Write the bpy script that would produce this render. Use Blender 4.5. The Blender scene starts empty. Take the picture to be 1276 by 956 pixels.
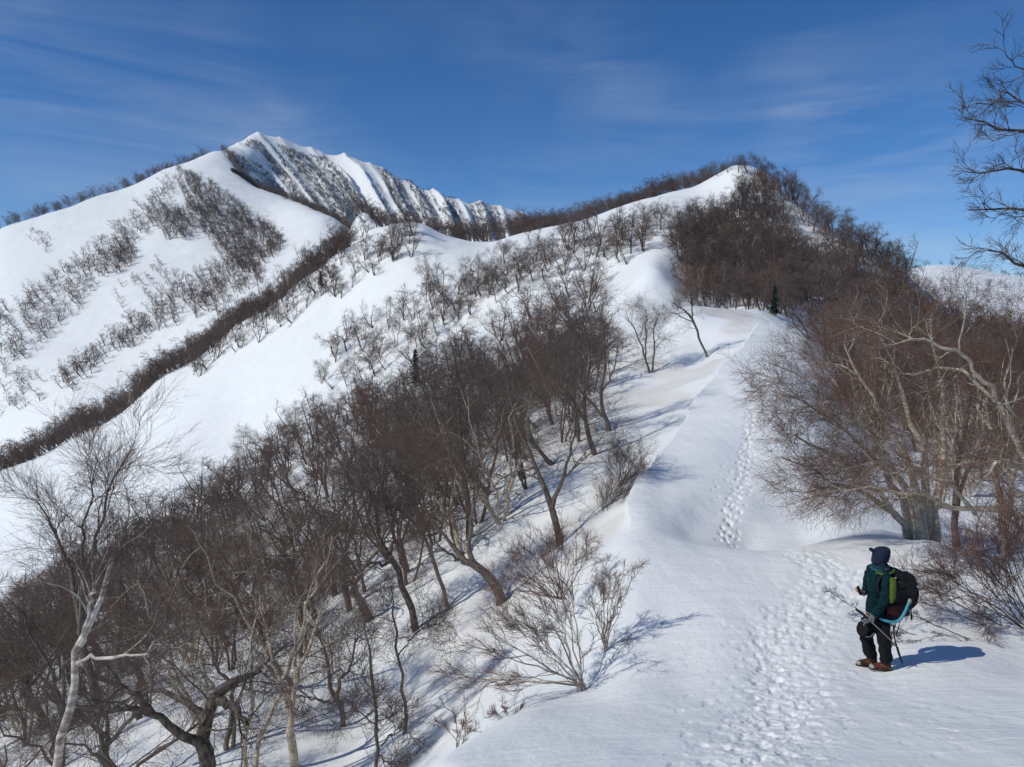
import bpy, math, random
import numpy as np
from mathutils import Vector, Matrix, Euler

scene = bpy.context.scene
COL = scene.collection
RNG = np.random.default_rng(7)
random.seed(7)
R = math.radians

# ------------------------------------------------------------------ camera
F, CX, CY, HOR = 958.0, 638.0, 478.0, 400.0
PITCH = math.atan((CY - HOR) / F)
cam_d = bpy.data.cameras.new('camera')
cam_d.sensor_width = 36.0
cam_d.lens = F / 1276.0 * 36.0
cam_d.clip_start = 0.1
cam_d.clip_end = 20000
cam = bpy.data.objects.new('camera', cam_d)
cam.rotation_euler = (math.pi / 2 - PITCH, 0, 0)
COL.objects.link(cam)
scene.camera = cam


def ray(px, py):
    """direction per unit of forward distance for a place in the photograph: (X/Y, Z/Y)"""
    x = (np.asarray(px, float) - CX) / F
    y = (CY - np.asarray(py, float)) / F
    c, s = math.cos(PITCH), math.sin(PITCH)
    dy = c + y * s
    dz = y * c - s
    return x / dy, dz / dy


def at(px, py, Y):
    u, e = ray(px, py)
    return np.array([u * Y, Y, e * Y])


# ------------------------------------------------------------------ noise
def _hash(ix, iy, seed):
    h = (ix.astype(np.int64) * 374761393 + iy.astype(np.int64) * 668265263 + seed * 974634777) & 0x7fffffff
    h = ((h ^ (h >> 13)) * 1274126177) & 0x7fffffff
    h = h ^ (h >> 16)
    return (h & 0xffff) / 65535.0


def vnoise(x, y, seed=0):
    ix, iy = np.floor(x), np.floor(y)
    fx, fy = x - ix, y - iy
    fx = fx * fx * fx * (fx * (fx * 6 - 15) + 10)
    fy = fy * fy * fy * (fy * (fy * 6 - 15) + 10)
    a, b = _hash(ix, iy, seed), _hash(ix + 1, iy, seed)
    c, d = _hash(ix, iy + 1, seed), _hash(ix + 1, iy + 1, seed)
    return ((a * (1 - fx) + b * fx) * (1 - fy) + (c * (1 - fx) + d * fx) * fy) * 2 - 1


def fbm(x, y, seed=0, octv=4, gain=.5):
    s, a = 0, 1.0
    for o in range(octv):
        s = s + a * vnoise(x * 2 ** o + 17.3 * o, y * 2 ** o - 9.1 * o, seed + o)
        a *= gain
    return s


def sstep(a, b, x):
    t = np.clip((x - a) / (b - a), 0, 1)
    return t * t * (3 - 2 * t)


# ------------------------------------------------------------------ terrain
# surveyed points of the ground: (column, row, forward distance in metres)
PTS = [
    # near snow nose
    (960, 956, 5.7), (1276, 950, 5.8), (1450, 945, 5.9), (760, 956, 5.9), (640, 956, 6.3), (540, 956, 7.0),
    (600, 915, 8.3), (660, 888, 9.2), (735, 855, 11), (760, 800, 12.3), (770, 740, 14.3), (776, 690, 16.8), (782, 655, 20.8),
    (1090, 836, 10.4), (1276, 830, 10.5), (1450, 830, 10.6), (960, 845, 10.1), (850, 852, 10.1),
    (1090, 757, 13), (900, 757, 13), (830, 757, 13.2), (1200, 757, 13), (1320, 770, 12.8), (1000, 757, 13),
    (850, 674, 17.6), (890, 680, 17.4), (930, 684, 17.2), (1000, 680, 17.0), (1080, 674, 17), (1160, 673, 16.6), (1220, 690, 15.7), (1300, 712, 15.0), (1450, 760, 14),
    # ridge behind the saddle
    (860, 668, 20.6), (930, 683, 21), (1000, 678, 21), (930, 640, 23.5), (850, 635, 23), (822, 612, 26), (930, 600, 27.5), (930, 540, 34), (890, 560, 31.5),
    (940, 480, 43), (948, 430, 56), (985, 480, 43), (990, 560, 31), (1040, 630, 24), (1090, 655, 21.5),
    (780, 638, 23.2), (800, 603, 27), (830, 563, 32.5), (855, 528, 37.5), (868, 502, 42), (900, 462, 49), (930, 425, 58),
    (860, 383, 73), (905, 386, 74), (950, 388, 75), (980, 404, 71), (1012, 428, 63),
    (1016, 470, 50), (1030, 530, 37),
    # right flank, falling away
    (1150, 676, 19), (1200, 694, 19.5), (1230, 660, 24), (1276, 690, 20.5), (1276, 645, 27), (1400, 690, 22), (1120, 640, 25),
    (1100, 560, 42), (1200, 580, 42), (1276, 605, 38), (1420, 640, 36), (1060, 500, 52), (1150, 520, 62), (1276, 555, 60), (1450, 590, 58),
    (1050, 450, 76), (1150, 480, 90), (1276, 510, 88), (1450, 550, 85), (1100, 425, 100), (1000, 395, 92),
    # left flank
    (700, 670, 28), (740, 620, 31), (735, 562, 38), (790, 562, 36), (830, 500, 47), (870, 442, 60), (850, 410, 67), (820, 462, 58),
    (625, 748, 24.5), (520, 782, 25.5), (450, 900, 21), (370, 956, 18), (560, 842, 20), (650, 600, 37), (600, 640, 36), (560, 700, 31),
    (450, 760, 31), (400, 820, 27), (300, 900, 22.5), (200, 1000, 17.5), (70, 1130, 14), (-150, 1150, 14), (-350, 1200, 14),
    (500, 600, 52), (400, 680, 46), (300, 760, 43), (200, 820, 38), (100, 900, 30), (0, 1000, 24), (-150, 1000, 26), (-350, 1050, 26),
    (660, 845, 13.5), (720, 770, 16), (560, 940, 13), (450, 1060, 11), (300, 1250, 9),
    (740, 460, 66), (700, 470, 72), (640, 490, 76), (560, 555, 68),
    # wooded spur and the gully behind it
    (-350, 990, 62), (-150, 890, 66), (0, 800, 72), (100, 730, 82), (200, 665, 92), (320, 580, 102), (440, 505, 108), (560, 440, 112), (660, 390, 114), (740, 352, 116),
    (-150, 900, 90), (0, 800, 95), (100, 735, 104), (200, 670, 113), (320, 590, 119), (440, 505, 122), (560, 430, 124),
    (760, 355, 108), (780, 400, 84), (680, 440, 90),
    # open snow bowl
    (-150, 790, 122), (0, 715, 125), (100, 660, 128), (200, 598, 132), (320, 543, 136), (420, 468, 138), (500, 415, 138), (560, 380, 136), (640, 345, 134), (700, 318, 133), (750, 300, 132),
    (-150, 720, 165), (0, 655, 165), (150, 565, 165), (300, 468, 165), (420, 388, 164), (500, 335, 162), (600, 325, 158), (680, 302, 153), (740, 280, 150),
    (-350, 740, 235), (-150, 655, 235), (0, 588, 222), (100, 540, 214), (200, 472, 208), (300, 402, 202), (370, 355, 197), (420, 318, 194), (460, 296, 192), (497, 282, 190), (530, 285, 188), (553, 297, 186), (575, 302, 186), (610, 303, 185),
    (640, 293, 185), (700, 279, 180), (760, 262, 172), (805, 246, 166), (835, 240, 163), (870, 234, 161), (912, 212, 158),
    (-150, 690, 275), (0, 630, 265), (200, 520, 250), (350, 420, 240), (430, 340, 225), (449, 270, 240), (475, 285, 245), (540, 304, 232), (620, 303, 230), (420, 310, 260), (500, 320, 280), (760, 300, 225), (850, 270, 215),
    # far wooded ridge behind the hill
    (690, 284, 300), (760, 264, 300), (830, 240, 300), (870, 231, 300), (930, 222, 300), (620, 300, 300), (760, 320, 380), (930, 300, 380),
    # hill face
    (880, 391, 88), (800, 350, 98), (825, 312, 115), (848, 265, 141), (800, 300, 125), (900, 330, 120), (900, 270, 144), (950, 330, 118), (950, 270, 140), (945, 212, 158),
    (985, 245, 150), (1005, 262, 147), (1040, 290, 140), (1090, 316, 134), (1130, 345, 128), (1180, 388, 122), (1276, 432, 118), (1450, 480, 115),
    (1000, 330, 119), (1060, 365, 112), (1000, 290, 134),
    (1010, 300, 185), (1060, 335, 180), (1130, 385, 165), (1276, 470, 160), (1450, 520, 160), (930, 260, 200),
    # far right range
    (1060, 352, 620), (1130, 337, 630), (1165, 331, 650), (1205, 334, 650), (1276, 346, 640), (1450, 352, 640), (1150, 385, 430), (1276, 405, 420), (1450, 415, 420), (1150, 430, 300), (1276, 470, 270), (1450, 500, 270),
    (1205, 400, 1000), (1450, 400, 1000), (1000, 380, 620), (900, 380, 650), (800, 370, 700),
    # great mountain: near face
    (-150, 660, 330), (0, 560, 325), (150, 470, 335), (300, 390, 345), (400, 325, 345), (440, 300, 350),
    (-350, 480, 480), (-150, 420, 520), (0, 460, 390), (80, 400, 430), (60, 330, 520), (170, 370, 430), (150, 300, 540), (215, 245, 610), (250, 330, 460), (300, 290, 530), (340, 275, 560), (360, 310, 450),
    (-350, 390, 640), (-200, 340, 640), (0, 286, 650), (60, 266, 670), (120, 245, 700), (200, 213, 740), (270, 190, 790),
    (300, 214, 720), (340, 240, 660), (380, 255, 600), (412, 271, 545), (430, 285, 500),
    (326, 170, 930), (308, 177, 890), (342, 177, 935), (290, 186, 850), (360, 184, 940), (380, 191, 950), (435, 199, 960), (475, 209, 980), (540, 237, 1000), (600, 252, 1020), (655, 266, 1050), (690, 285, 1080),
    (340, 225, 860), (400, 255, 830), (450, 276, 800), (520, 290, 800), (600, 296, 800), (650, 296, 860), (370, 200, 920), (340, 250, 760), (400, 275, 700),
    (430, 305, 620), (520, 330, 520), (640, 330, 450), (720, 340, 600), (-150, 370, 830), (0, 330, 830), (120, 300, 880), (240, 250, 960), (326, 230, 1180), (540, 300, 1250), (690, 340, 1250),
]
XYZ = [(0, 1.3, -1.85), (-1.2, 1.3, -2.3), (1.2, 1.3, -1.85), (0, 3, -2.55), (3, 3, -2.5), (-2.5, 3, -4.0), (1.5, 3, -2.45)]
for az in (-1.0, -.5, 0, .5, 1.0):
    XYZ += [(az * 2200, 2200, -180), (az * 6000, 6000, -420)]
u_, e_ = ray([p[0] for p in PTS], [p[1] for p in PTS])
cu = list(u_) + [p[0] / p[1] for p in XYZ]
cv = [math.log(p[2]) for p in PTS] + [math.log(p[1]) for p in XYZ]
ce = list(e_) + [p[2] / p[1] for p in XYZ]
VS, SM = 0.33, 0.02
C = np.stack([np.array(cu), np.array(cv) * VS], 1)
ce = np.array(ce)


def kern(a, b):
    d2 = ((a[:, None, :] - b[None, :, :]) ** 2).sum(-1)
    return -np.sqrt(d2 + SM * SM)


n = len(C)
A = np.zeros((n + 3, n + 3))
A[:n, :n] = kern(C, C) - np.eye(n) * 2e-4
A[:n, n] = 1
A[:n, n + 1:] = C
A[n, :n] = 1
A[n + 1:, :n] = C.T
W = np.linalg.solve(A, np.concatenate([ce, [0, 0, 0]]))


def base_e(u, v):
    q = np.stack([np.clip(u, -1.0, .9).ravel(), v.ravel() * VS], 1).astype(np.float32)
    Cf, Wf = C.astype(np.float32), W.astype(np.float32)
    out = np.empty(len(q), np.float32)
    for i in range(0, len(q), 60000):
        s = q[i:i + 60000]
        d2 = (s[:, :1] - Cf[:, 0]) ** 2 + (s[:, 1:] - Cf[:, 1]) ** 2
        out[i:i + 60000] = -np.sqrt(d2 + SM * SM) @ Wf[:n] + Wf[n] + s @ Wf[n + 1:]
    return out.reshape(u.shape)


def logsteps(a, b, d):
    k = max(2, int(math.log(b / a) / d))
    return list(np.exp(np.linspace(math.log(a), math.log(b), k, endpoint=False)))


GY = np.array(logsteps(1.0, 5, .012) + logsteps(5, 20, .0034) + logsteps(20, 80, .0045) + logsteps(80, 420, .0045)
              + logsteps(420, 1250, .004) + logsteps(1250, 7000, .05) + [7000.0])
GU = np.concatenate([np.linspace(-1.5, -.74, 40, endpoint=False), np.linspace(-.74, .74, 860), np.linspace(.74, 1.5, 41)[1:]])
UU, VV = np.meshgrid(GU, np.log(GY))
# RBF is smooth: solve on a coarser net, then interpolate to the fine one
cr = np.linspace(0, 1, 620)
GVc = np.interp(cr, np.linspace(0, 1, len(GY)), np.log(GY))
GUc = np.concatenate([np.linspace(-1.5, -.74, 14, endpoint=False), np.linspace(-.74, .74, 430), np.linspace(.74, 1.5, 15)[1:]])
Ec = base_e(*np.meshgrid(GUc, GVc)).astype(float)
tmp = np.empty((len(GVc), len(GU)))
for i in range(len(GVc)):
    tmp[i] = np.interp(GU, GUc, Ec[i])
E = np.empty((len(GY), len(GU)))
lv = np.log(GY)
for j in range(len(GU)):
    E[:, j] = np.interp(lv, GVc, tmp[:, j])
YY = np.exp(VV)
XX = UU * YY
ZZ = E * YY
PX = CX + F * UU          # nominal column of the photograph (used to say which hillside is meant)
ROWN = HOR - F * E

# natural relief
ZZ += fbm(XX / 900, YY / 900, 3, 2) * .0
m_mid = sstep(24, 60, YY)
m_far = sstep(210, 420, YY)
lowm = sstep(5, 14, YY)
ZZ += fbm(XX / 6.0, YY / 6.0, 11, 3) * (.05 * lowm + .14 * m_mid)
ZZ += fbm(XX / 25.0, YY / 25.0, 12, 3) * (.5 * sstep(60, 140, YY) * (1 - .5 * m_far))
ZZ += fbm(XX / 90.0, YY / 90.0, 13, 4) * 2.2 * m_far
# wind ripples on the nose and the ridge
w = fbm(XX / 2.4 + .2 * YY, YY / .8 - .15 * XX, 14, 3)
ZZ += w * .012 * sstep(4, 6, YY) * (1 - sstep(40, 80, YY))
# ribs and gullies of the summit's right face
rowc = np.interp(PX, [270, 326, 380, 435, 475, 540, 600, 655, 720], [188, 170, 191, 199, 209, 237, 252, 266, 290])
sl = np.interp(PX, [280, 340, 430, 520, 600, 660], [1.35, 1.3, 1.0, .7, .35, .1])
S = PX - sl * (ROWN - rowc) + 3 * fbm(PX / 60, ROWN / 40, 35, 2)
ribm = sstep(640, 760, YY) * sstep(285, 310, PX - .25 * (ROWN - rowc)) * (1 - sstep(690, 730, PX)) * (1 - sstep(1060, 1150, YY))
rib = 1 - np.abs(vnoise(S / 19.0, ROWN / 220.0, 31)) * 2
rib2 = 1 - np.abs(vnoise(S / 7.5, ROWN / 50.0, 32)) * 2
hang = .35 + .65 * sstep(2, 26, ROWN - rowc)
spur = sum(a_ * np.exp(-np.abs(S - s_) / w_) for s_, a_, w_ in ((326, 9, 9), (362, 7, 8), (398, 9, 9), (436, 13, 9), (477, 12, 9), (510, 10, 8), (541, 14, 10), (572, 8, 7), (600, 11, 8), (626, 9, 7), (650, 8, 7)))
ZZ += ribm * spur * (.55 + .45 * sstep(0, 18, ROWN - rowc)) * (1 - .5 * sstep(40, 110, ROWN - rowc)) - ribm * 5.5
ZZ += ribm * hang * .8 * ((rib * (3.6 + 3.8 * sstep(-.4, .7, vnoise(S / 45.0, ROWN / 90.0, 36))) + rib2 * 1.5 + 1.2 * fbm(S / 4.0, ROWN / 14.0, 37, 3)))
RIB = rib
st_ = np.exp(-((PX - 815) / 26) ** 2) * sstep(92, 97, YY) * (1 - sstep(99, 118, YY))
ZZ += st_ * 1.5
# cornice: the ridge top stands a sharp step above the scoured left flank
LIPY = [17, 20.6, 23, 27, 32.5, 37.5, 42, 49, 58, 66]
LIPP = [778, 784, 782, 800, 830, 855, 868, 899, 930, 948]
lip_px = np.interp(np.log(YY), np.log(LIPY), LIPP)
dl = (PX - lip_px) / F * YY + .16 * vnoise(YY / 2.2, XX * 0, 51) + .03 * vnoise(YY / .6, XX * 0, 52)
cm = sstep(19.5, 23, YY) * (1 - sstep(56, 66, YY))
ZZ += cm * .34 * np.exp(-np.maximum(dl, 0) / 1.7) * sstep(-.16, .06, dl)
ZZ -= cm * .25 * np.exp(-np.maximum(-dl, 0) / 1.5) * (dl < 0)


def col_profile(px, py):
    u, e = ray(px, py)
    j = np.interp(u, GU, np.arange(len(GU)))
    j0 = int(min(j, len(GU) - 2))
    f = j - j0
    prof = (ZZ[:, j0] * (1 - f) + ZZ[:, j0 + 1] * f) / GY
    return u, float(e), prof


def hit(px, py, y0=2.0, y1=1300.0):
    """where the sight line through a place in the photograph meets the ground"""
    u, e, prof = col_profile(px, py)
    ok = np.nonzero((prof >= e) & (GY > y0) & (GY < y1))[0]
    if not len(ok):
        return None
    k = ok[0]
    if k > 0 and prof[k - 1] < e:
        t = (e - prof[k - 1]) / (prof[k] - prof[k - 1] + 1e-9)
        Y = GY[k - 1] + t * (GY[k] - GY[k - 1])
    else:
        Y = GY[k]
    return np.array([u * Y, Y, ground(u * Y, Y)])


def ground(X, Y):
    X, Y = np.asarray(X, float), np.asarray(Y, float)
    i = np.interp(np.log(np.maximum(Y, 1.0)), lv, np.arange(len(lv)))
    j = np.interp(X / np.maximum(Y, 1.0), GU, np.arange(len(GU)))
    i0 = np.minimum(i.astype(int), len(lv) - 2)
    j0 = np.minimum(j.astype(int), len(GU) - 2)
    fi, fj = i - i0, j - j0
    z = (ZZ[i0, j0] * (1 - fi) * (1 - fj) + ZZ[i0 + 1, j0] * fi * (1 - fj) + ZZ[i0, j0 + 1] * (1 - fi) * fj + ZZ[i0 + 1, j0 + 1] * fi * fj)
    return z if z.ndim else float(z)


def gpt(X, Y):
    return np.array([X, Y, ground(X, Y)])
# ------------------------------------------------------------------ materials
def mat(name, col, rough=.8, spec=.3, nz=0, nscale=8, bump=0, col2=None, stretch=None, bdist=.01):
    m = bpy.data.materials.new(name)
    m.use_nodes = True
    nt = m.node_tree
    b = nt.nodes['Principled BSDF']
    b.inputs['Roughness'].default_value = rough
    b.inputs['Specular IOR Level'].default_value = spec
    b.inputs['Base Color'].default_value = (*col, 1)
    if col2 is not None or bump:
        tc = nt.nodes.new('ShaderNodeTexCoord')
        src = tc.outputs['Object']
        if stretch:
            mp = nt.nodes.new('ShaderNodeMapping')
            mp.inputs['Scale'].default_value = stretch
            nt.links.new(src, mp.inputs['Vector'])
            src = mp.outputs['Vector']
        n1 = nt.nodes.new('ShaderNodeTexNoise')
        n1.inputs['Scale'].default_value = nscale
        n1.inputs['Detail'].default_value = 5
        nt.links.new(src, n1.inputs['Vector'])
        if col2 is not None:
            r = nt.nodes.new('ShaderNodeValToRGB')
            r.color_ramp.elements[0].position = .38
            r.color_ramp.elements[1].position = .62
            r.color_ramp.elements[0].color = (*col, 1)
            r.color_ramp.elements[1].color = (*col2, 1)
            nt.links.new(n1.outputs['Fac'], r.inputs['Fac'])
            nt.links.new(r.outputs['Color'], b.inputs['Base Color'])
        if bump:
            bp = nt.nodes.new('ShaderNodeBump')
            bp.inputs['Strength'].default_value = bump
            bp.inputs['Distance'].default_value = bdist
            nt.links.new(n1.outputs['Fac'], bp.inputs['Height'])
            nt.links.new(bp.outputs['Normal'], b.inputs['Normal'])
    return m


def snow_material():
    m = bpy.data.materials.new('snow')
    m.use_nodes = True
    nt = m.node_tree
    L = nt.links
    b = nt.nodes['Principled BSDF']
    b.inputs['Roughness'].default_value = .55
    b.inputs['Specular IOR Level'].default_value = .25
    geo = nt.nodes.new('ShaderNodeNewGeometry')
    att = nt.nodes.new('ShaderNodeAttribute')
    att.attribute_name = 'dust'
    n0 = nt.nodes.new('ShaderNodeTexNoise')
    n0.inputs['Scale'].default_value = .35
    n0.inputs['Detail'].default_value = 6
    L.new(geo.outputs['Position'], n0.inputs['Vector'])
    r0 = nt.nodes.new('ShaderNodeValToRGB')
    r0.color_ramp.elements[0].position = .3
    r0.color_ramp.elements[1].position = .7
    r0.color_ramp.elements[0].color = (.82, .85, .835, 1)
    r0.color_ramp.elements[1].color = (.87, .895, .875, 1)
    L.new(n0.outputs['Fac'], r0.inputs['Fac'])
    mx = nt.nodes.new('ShaderNodeMix')
    mx.data_type = 'RGBA'
    L.new(att.outputs['Fac'], mx.inputs[0])
    L.new(r0.outputs['Color'], mx.inputs[6])
    mx.inputs[7].default_value = (.66, .62, .55, 1)
    L.new(mx.outputs[2], b.inputs['Base Color'])
    # crust: fine grain over wind-combed streaks
    n1 = nt.nodes.new('ShaderNodeTexNoise')
    n1.inputs['Scale'].default_value = 13
    n1.inputs['Detail'].default_value = 8
    n1.inputs['Roughness'].default_value = .65
    mp = nt.nodes.new('ShaderNodeMapping')
    mp.inputs['Scale'].default_value = (1.0, 1.0, 1.0)
    L.new(geo.outputs['Position'], mp.inputs['Vector'])
    L.new(mp.outputs['Vector'], n1.inputs['Vector'])
    bp = nt.nodes.new('ShaderNodeBump')
    bp.inputs['Strength'].default_value = .75
    bp.inputs['Distance'].default_value = .02
    L.new(n1.outputs['Fac'], bp.inputs['Height'])
    n2 = nt.nodes.new('ShaderNodeTexNoise')
    n2.inputs['Scale'].default_value = .55
    n2.inputs['Detail'].default_value = 7
    mp2 = nt.nodes.new('ShaderNodeMapping')
    mp2.inputs['Scale'].default_value = (1, .35, 1)
    mp2.inputs['Rotation'].default_value = (0, 0, .5)
    L.new(geo.outputs['Position'], mp2.inputs['Vector'])
    L.new(mp2.outputs['Vector'], n2.inputs['Vector'])
    bp2 = nt.nodes.new('ShaderNodeBump')
    bp2.inputs['Strength'].default_value = .6
    bp2.inputs['Distance'].default_value = .25
    L.new(n2.outputs['Fac'], bp2.inputs['Height'])
    L.new(bp.outputs['Normal'], bp2.inputs['Normal'])
    n3 = nt.nodes.new('ShaderNodeTexNoise')          # wind crust
    n3.inputs['Scale'].default_value = 2.1
    n3.inputs['Detail'].default_value = 6
    n3.inputs['Distortion'].default_value = .8
    mp3 = nt.nodes.new('ShaderNodeMapping')
    mp3.inputs['Scale'].default_value = (.45, 1.5, 1)
    mp3.inputs['Rotation'].default_value = (0, 0, -.35)
    L.new(geo.outputs['Position'], mp3.inputs['Vector'])
    L.new(mp3.outputs['Vector'], n3.inputs['Vector'])
    bp3 = nt.nodes.new('ShaderNodeBump')
    bp3.inputs['Strength'].default_value = .5
    bp3.inputs['Distance'].default_value = .07
    L.new(n3.outputs['Fac'], bp3.inputs['Height'])
    L.new(bp2.outputs['Normal'], bp3.inputs['Normal'])
    L.new(bp3.outputs['Normal'], b.inputs['Normal'])
    return m


# ------------------------------------------------------------------ footprints pressed into the snow
def path3(pix, step=.1):
    pts = [hit(*p) for p in pix]
    P = np.array([[p[0], p[1]] for p in pts])
    d = np.concatenate([[0], np.cumsum(np.linalg.norm(np.diff(P, axis=0), axis=1))])
    s = np.arange(0, d[-1], step)
    return np.stack([np.interp(s, d, P[:, 0]), np.interp(s, d, P[:, 1])], 1)


def press(x, y, ang, L_=.16, W_=.075, depth=.05, rim=.0):
    r = .4
    i0, i1 = np.searchsorted(GY, [y - r, y + r])
    j0, j1 = np.searchsorted(GU, [(x - r) / y, (x + r) / y])
    if i1 <= i0 or j1 <= j0:
        return
    dx, dy = XX[i0:i1, j0:j1] - x, YY[i0:i1, j0:j1] - y
    a = dx * math.cos(ang) + dy * math.sin(ang)
    b = -dx * math.sin(ang) + dy * math.cos(ang)
    q = np.sqrt((a / L_) ** 2 + (b / W_) ** 2)
    q = q + .18 * vnoise(XX[i0:i1, j0:j1] * 14, YY[i0:i1, j0:j1] * 14, 5)
    if y < 28:
        L_, W_ = L_ * .82, W_ * .82
    depth *= .38 if y < 19 else (.72 if y < 28 else 1.0)
    if y > 28:
        L_, W_ = L_ * 1.5, W_ * 1.5
    ZZ[i0:i1, j0:j1] += -depth * (1 - sstep(.65, 1.1, q)) + rim * np.exp(-((q - 1.35) / .28) ** 2)


def walk(pix, width, every, depth=.05, jitter=.06, passes=1):
    pth = path3(pix)
    for k in range(passes):
        off = RNG.uniform(-width, width)
        s, side = RNG.uniform(0, every), 1
        while s < len(pth) * .1 - .2:
            i = int(s / .1)
            t = pth[min(i + 2, len(pth) - 1)] - pth[max(i - 2, 0)]
            t = t / (np.linalg.norm(t) + 1e-9)
            nrm = np.array([-t[1], t[0]])
            p = pth[i] + nrm * (off + side * .11 + RNG.normal(0, jitter)) + t * RNG.normal(0, .05)
            press(p[0], p[1], math.atan2(t[1], t[0]) + RNG.normal(0, .2), depth=depth * RNG.uniform(.5, 1.2), L_=RNG.uniform(.09, .14), W_=RNG.uniform(.045, .065))
            s += every * RNG.uniform(.85, 1.15)
            side = -side


ZPRE = ZZ.copy()
trail = [(962, 955), (968, 900), (985, 850), (965, 800), (1000, 760), (1040, 730), (1040, 705), (1000, 688)]
walk(trail, .38, .36, passes=5)
walk([(1040, 760), (1060, 735), (1045, 712), (985, 690)], .5, .42, depth=.04, passes=6)
walk([(880, 955), (900, 905), (935, 850), (960, 800)], .25, .5, depth=.035, passes=2)
walk([(1130, 955), (1120, 900), (1150, 870), (1200, 930)], .35, .42, depth=.018, passes=2)
walk([(820, 955), (850, 860), (900, 800), (960, 770)], .2, .55, depth=.025, passes=1)
walk([(770, 860), (880, 800), (940, 770)], .1, .6, depth=.03, passes=1)
walk([(905, 678), (910, 650), (925, 600), (932, 560), (936, 530)], .22, .36, depth=.085, passes=4)
walk([(936, 535), (940, 490), (955, 450), (968, 420), (950, 392)], .22, .4, depth=.085, passes=4)
walk([(905, 678), (885, 610), (905, 575)], .2, .6, depth=.05, passes=1)
# churned crust along the trodden line
tp = path3([(955, 955), (975, 880), (985, 820), (1000, 760), (1035, 720), (1000, 688)], .25)
dmin = np.full(ZZ.shape, 9.0)
ii = np.nonzero((GY > 4) & (GY < 22))[0]
sub = slice(ii[0], ii[-1])
for a_, b_ in tp:
    dmin[sub] = np.minimum(dmin[sub], np.hypot(XX[sub] - a_, (YY[sub] - b_)))
tm = 1 - sstep(.25, .85, dmin[sub] + .25 * vnoise(XX[sub] * 2.5, YY[sub] * 2.5, 71))
ch = fbm(XX[sub] * 7.5, YY[sub] * 6, 72, 4, .65)
ZZ[sub] += tm * (ch * .013 - .015)
tm2 = (1 - sstep(.8, 3.2, dmin[sub])) * sstep(0, .6, fbm(XX[sub] * .8, YY[sub] * .8, 73, 3))
ZZ[sub] += tm2 * fbm(XX[sub] * 7, YY[sub] * 7, 74, 3) * .007
# trodden patch of rough snow
for k in range(620):
    t = RNG.uniform()
    px = np.interp(t, [0, .5, 1], [965, 985, 1010]) + RNG.normal(0, 30)
    py = np.interp(t, [0, .5, 1], [930, 850, 740]) + RNG.normal(0, 12)
    p = hit(min(px, 1260), min(py, 950))
    if p is not None and p[1] < 17:
        press(p[0], p[1], RNG.uniform(0, 3), L_=RNG.uniform(.05, .12), W_=RNG.uniform(.03, .06), depth=RNG.uniform(.008, .03))

# wind-scoured dusty snow below the cornice and on the crest
G = np.abs(PX - 830) / 150
dust = sstep(.0, .5, fbm(XX / 7, YY / 7 + XX / 9, 41, 4) + .25) * .9
lipx = np.interp(np.log(YY), np.log([8, 12, 18, 20, 24, 30, 36, 41, 49, 58, 66, 75]), [560, 730, 770, 775, 795, 825, 850, 862, 893, 925, 945, 955])
dmask = sstep(16, 24, YY) * (1 - sstep(74, 80, YY)) * sstep(4, 22, lipx - PX) * (1 - sstep(140, 330, lipx - PX))
DUST = dust * dmask * .5 + .08 * sstep(.1, .8, fbm(XX / 3.5, YY / 3.5, 43, 4) + .2) * (1 - sstep(20, 30, YY))
DUST += .3 * dust * sstep(52, 60, YY) * (1 - sstep(76, 80, YY)) * sstep(855, 870, PX) * (1 - sstep(935, 950, PX))


def region():
    """0 near ridge, 1 hill, 2 great mountain and far ranges"""
    lim1 = np.interp(PX, [-400, 0, 440, 560, 740, 800, 850, 1000, 1100, 1276, 1700], [128, 110, 122, 122, 112, 90, 84, 82, 78, 75, 75])
    lim2 = np.interp(PX, [-400, 0, 200, 420, 560, 760, 930, 1130, 1276, 1700], [290, 280, 265, 255, 235, 225, 205, 200, 200, 200])
    r = np.zeros(PX.shape, int)
    r[YY > lim1] = 1
    r[YY > lim2] = 2
    return r


def build_ground():
    REG = region()
    nr, nc = ZZ.shape
    sm = snow_material()
    idx = np.arange(nr * nc).reshape(nr, nc)
    q = np.stack([idx[:-1, :-1], idx[:-1, 1:], idx[1:, 1:], idx[1:, :-1]], -1)
    rq = REG[:-1, :-1]
    V = np.stack([XX.ravel(), YY.ravel(), ZZ.ravel()], 1)
    D = DUST.ravel()
    for k, nm in enumerate(('snow_ridge', 'snow_hillside', 'snow_mountain')):
        f = q[rq == k]
        used, inv = np.unique(f, return_inverse=True)
        me = bpy.data.meshes.new(nm)
        mesh_from(me, V[used], inv.reshape(-1, 4))
        at_ = me.attributes.new('dust', 'FLOAT', 'POINT')
        at_.data.foreach_set('value', D[used].astype(np.float32))
        me.polygons.foreach_set('use_smooth', np.ones(len(f), bool))
        me.materials.append(sm)
        o = bpy.data.objects.new(nm, me)
        o['kind'] = 'structure'
        COL.objects.link(o)


def mesh_from(me, v, f):
    """f: (n,3) or (n,4) int array"""
    k = f.shape[1]
    me.vertices.add(len(v))
    me.vertices.foreach_set('co', np.ascontiguousarray(v, np.float32).ravel())
    me.loops.add(f.size)
    me.loops.foreach_set('vertex_index', np.ascontiguousarray(f, np.int32).ravel())
    me.polygons.add(len(f))
    me.polygons.foreach_set('loop_start', np.arange(0, f.size, k, dtype=np.int32))
    me.update(calc_edges=True)


build_ground()

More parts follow.
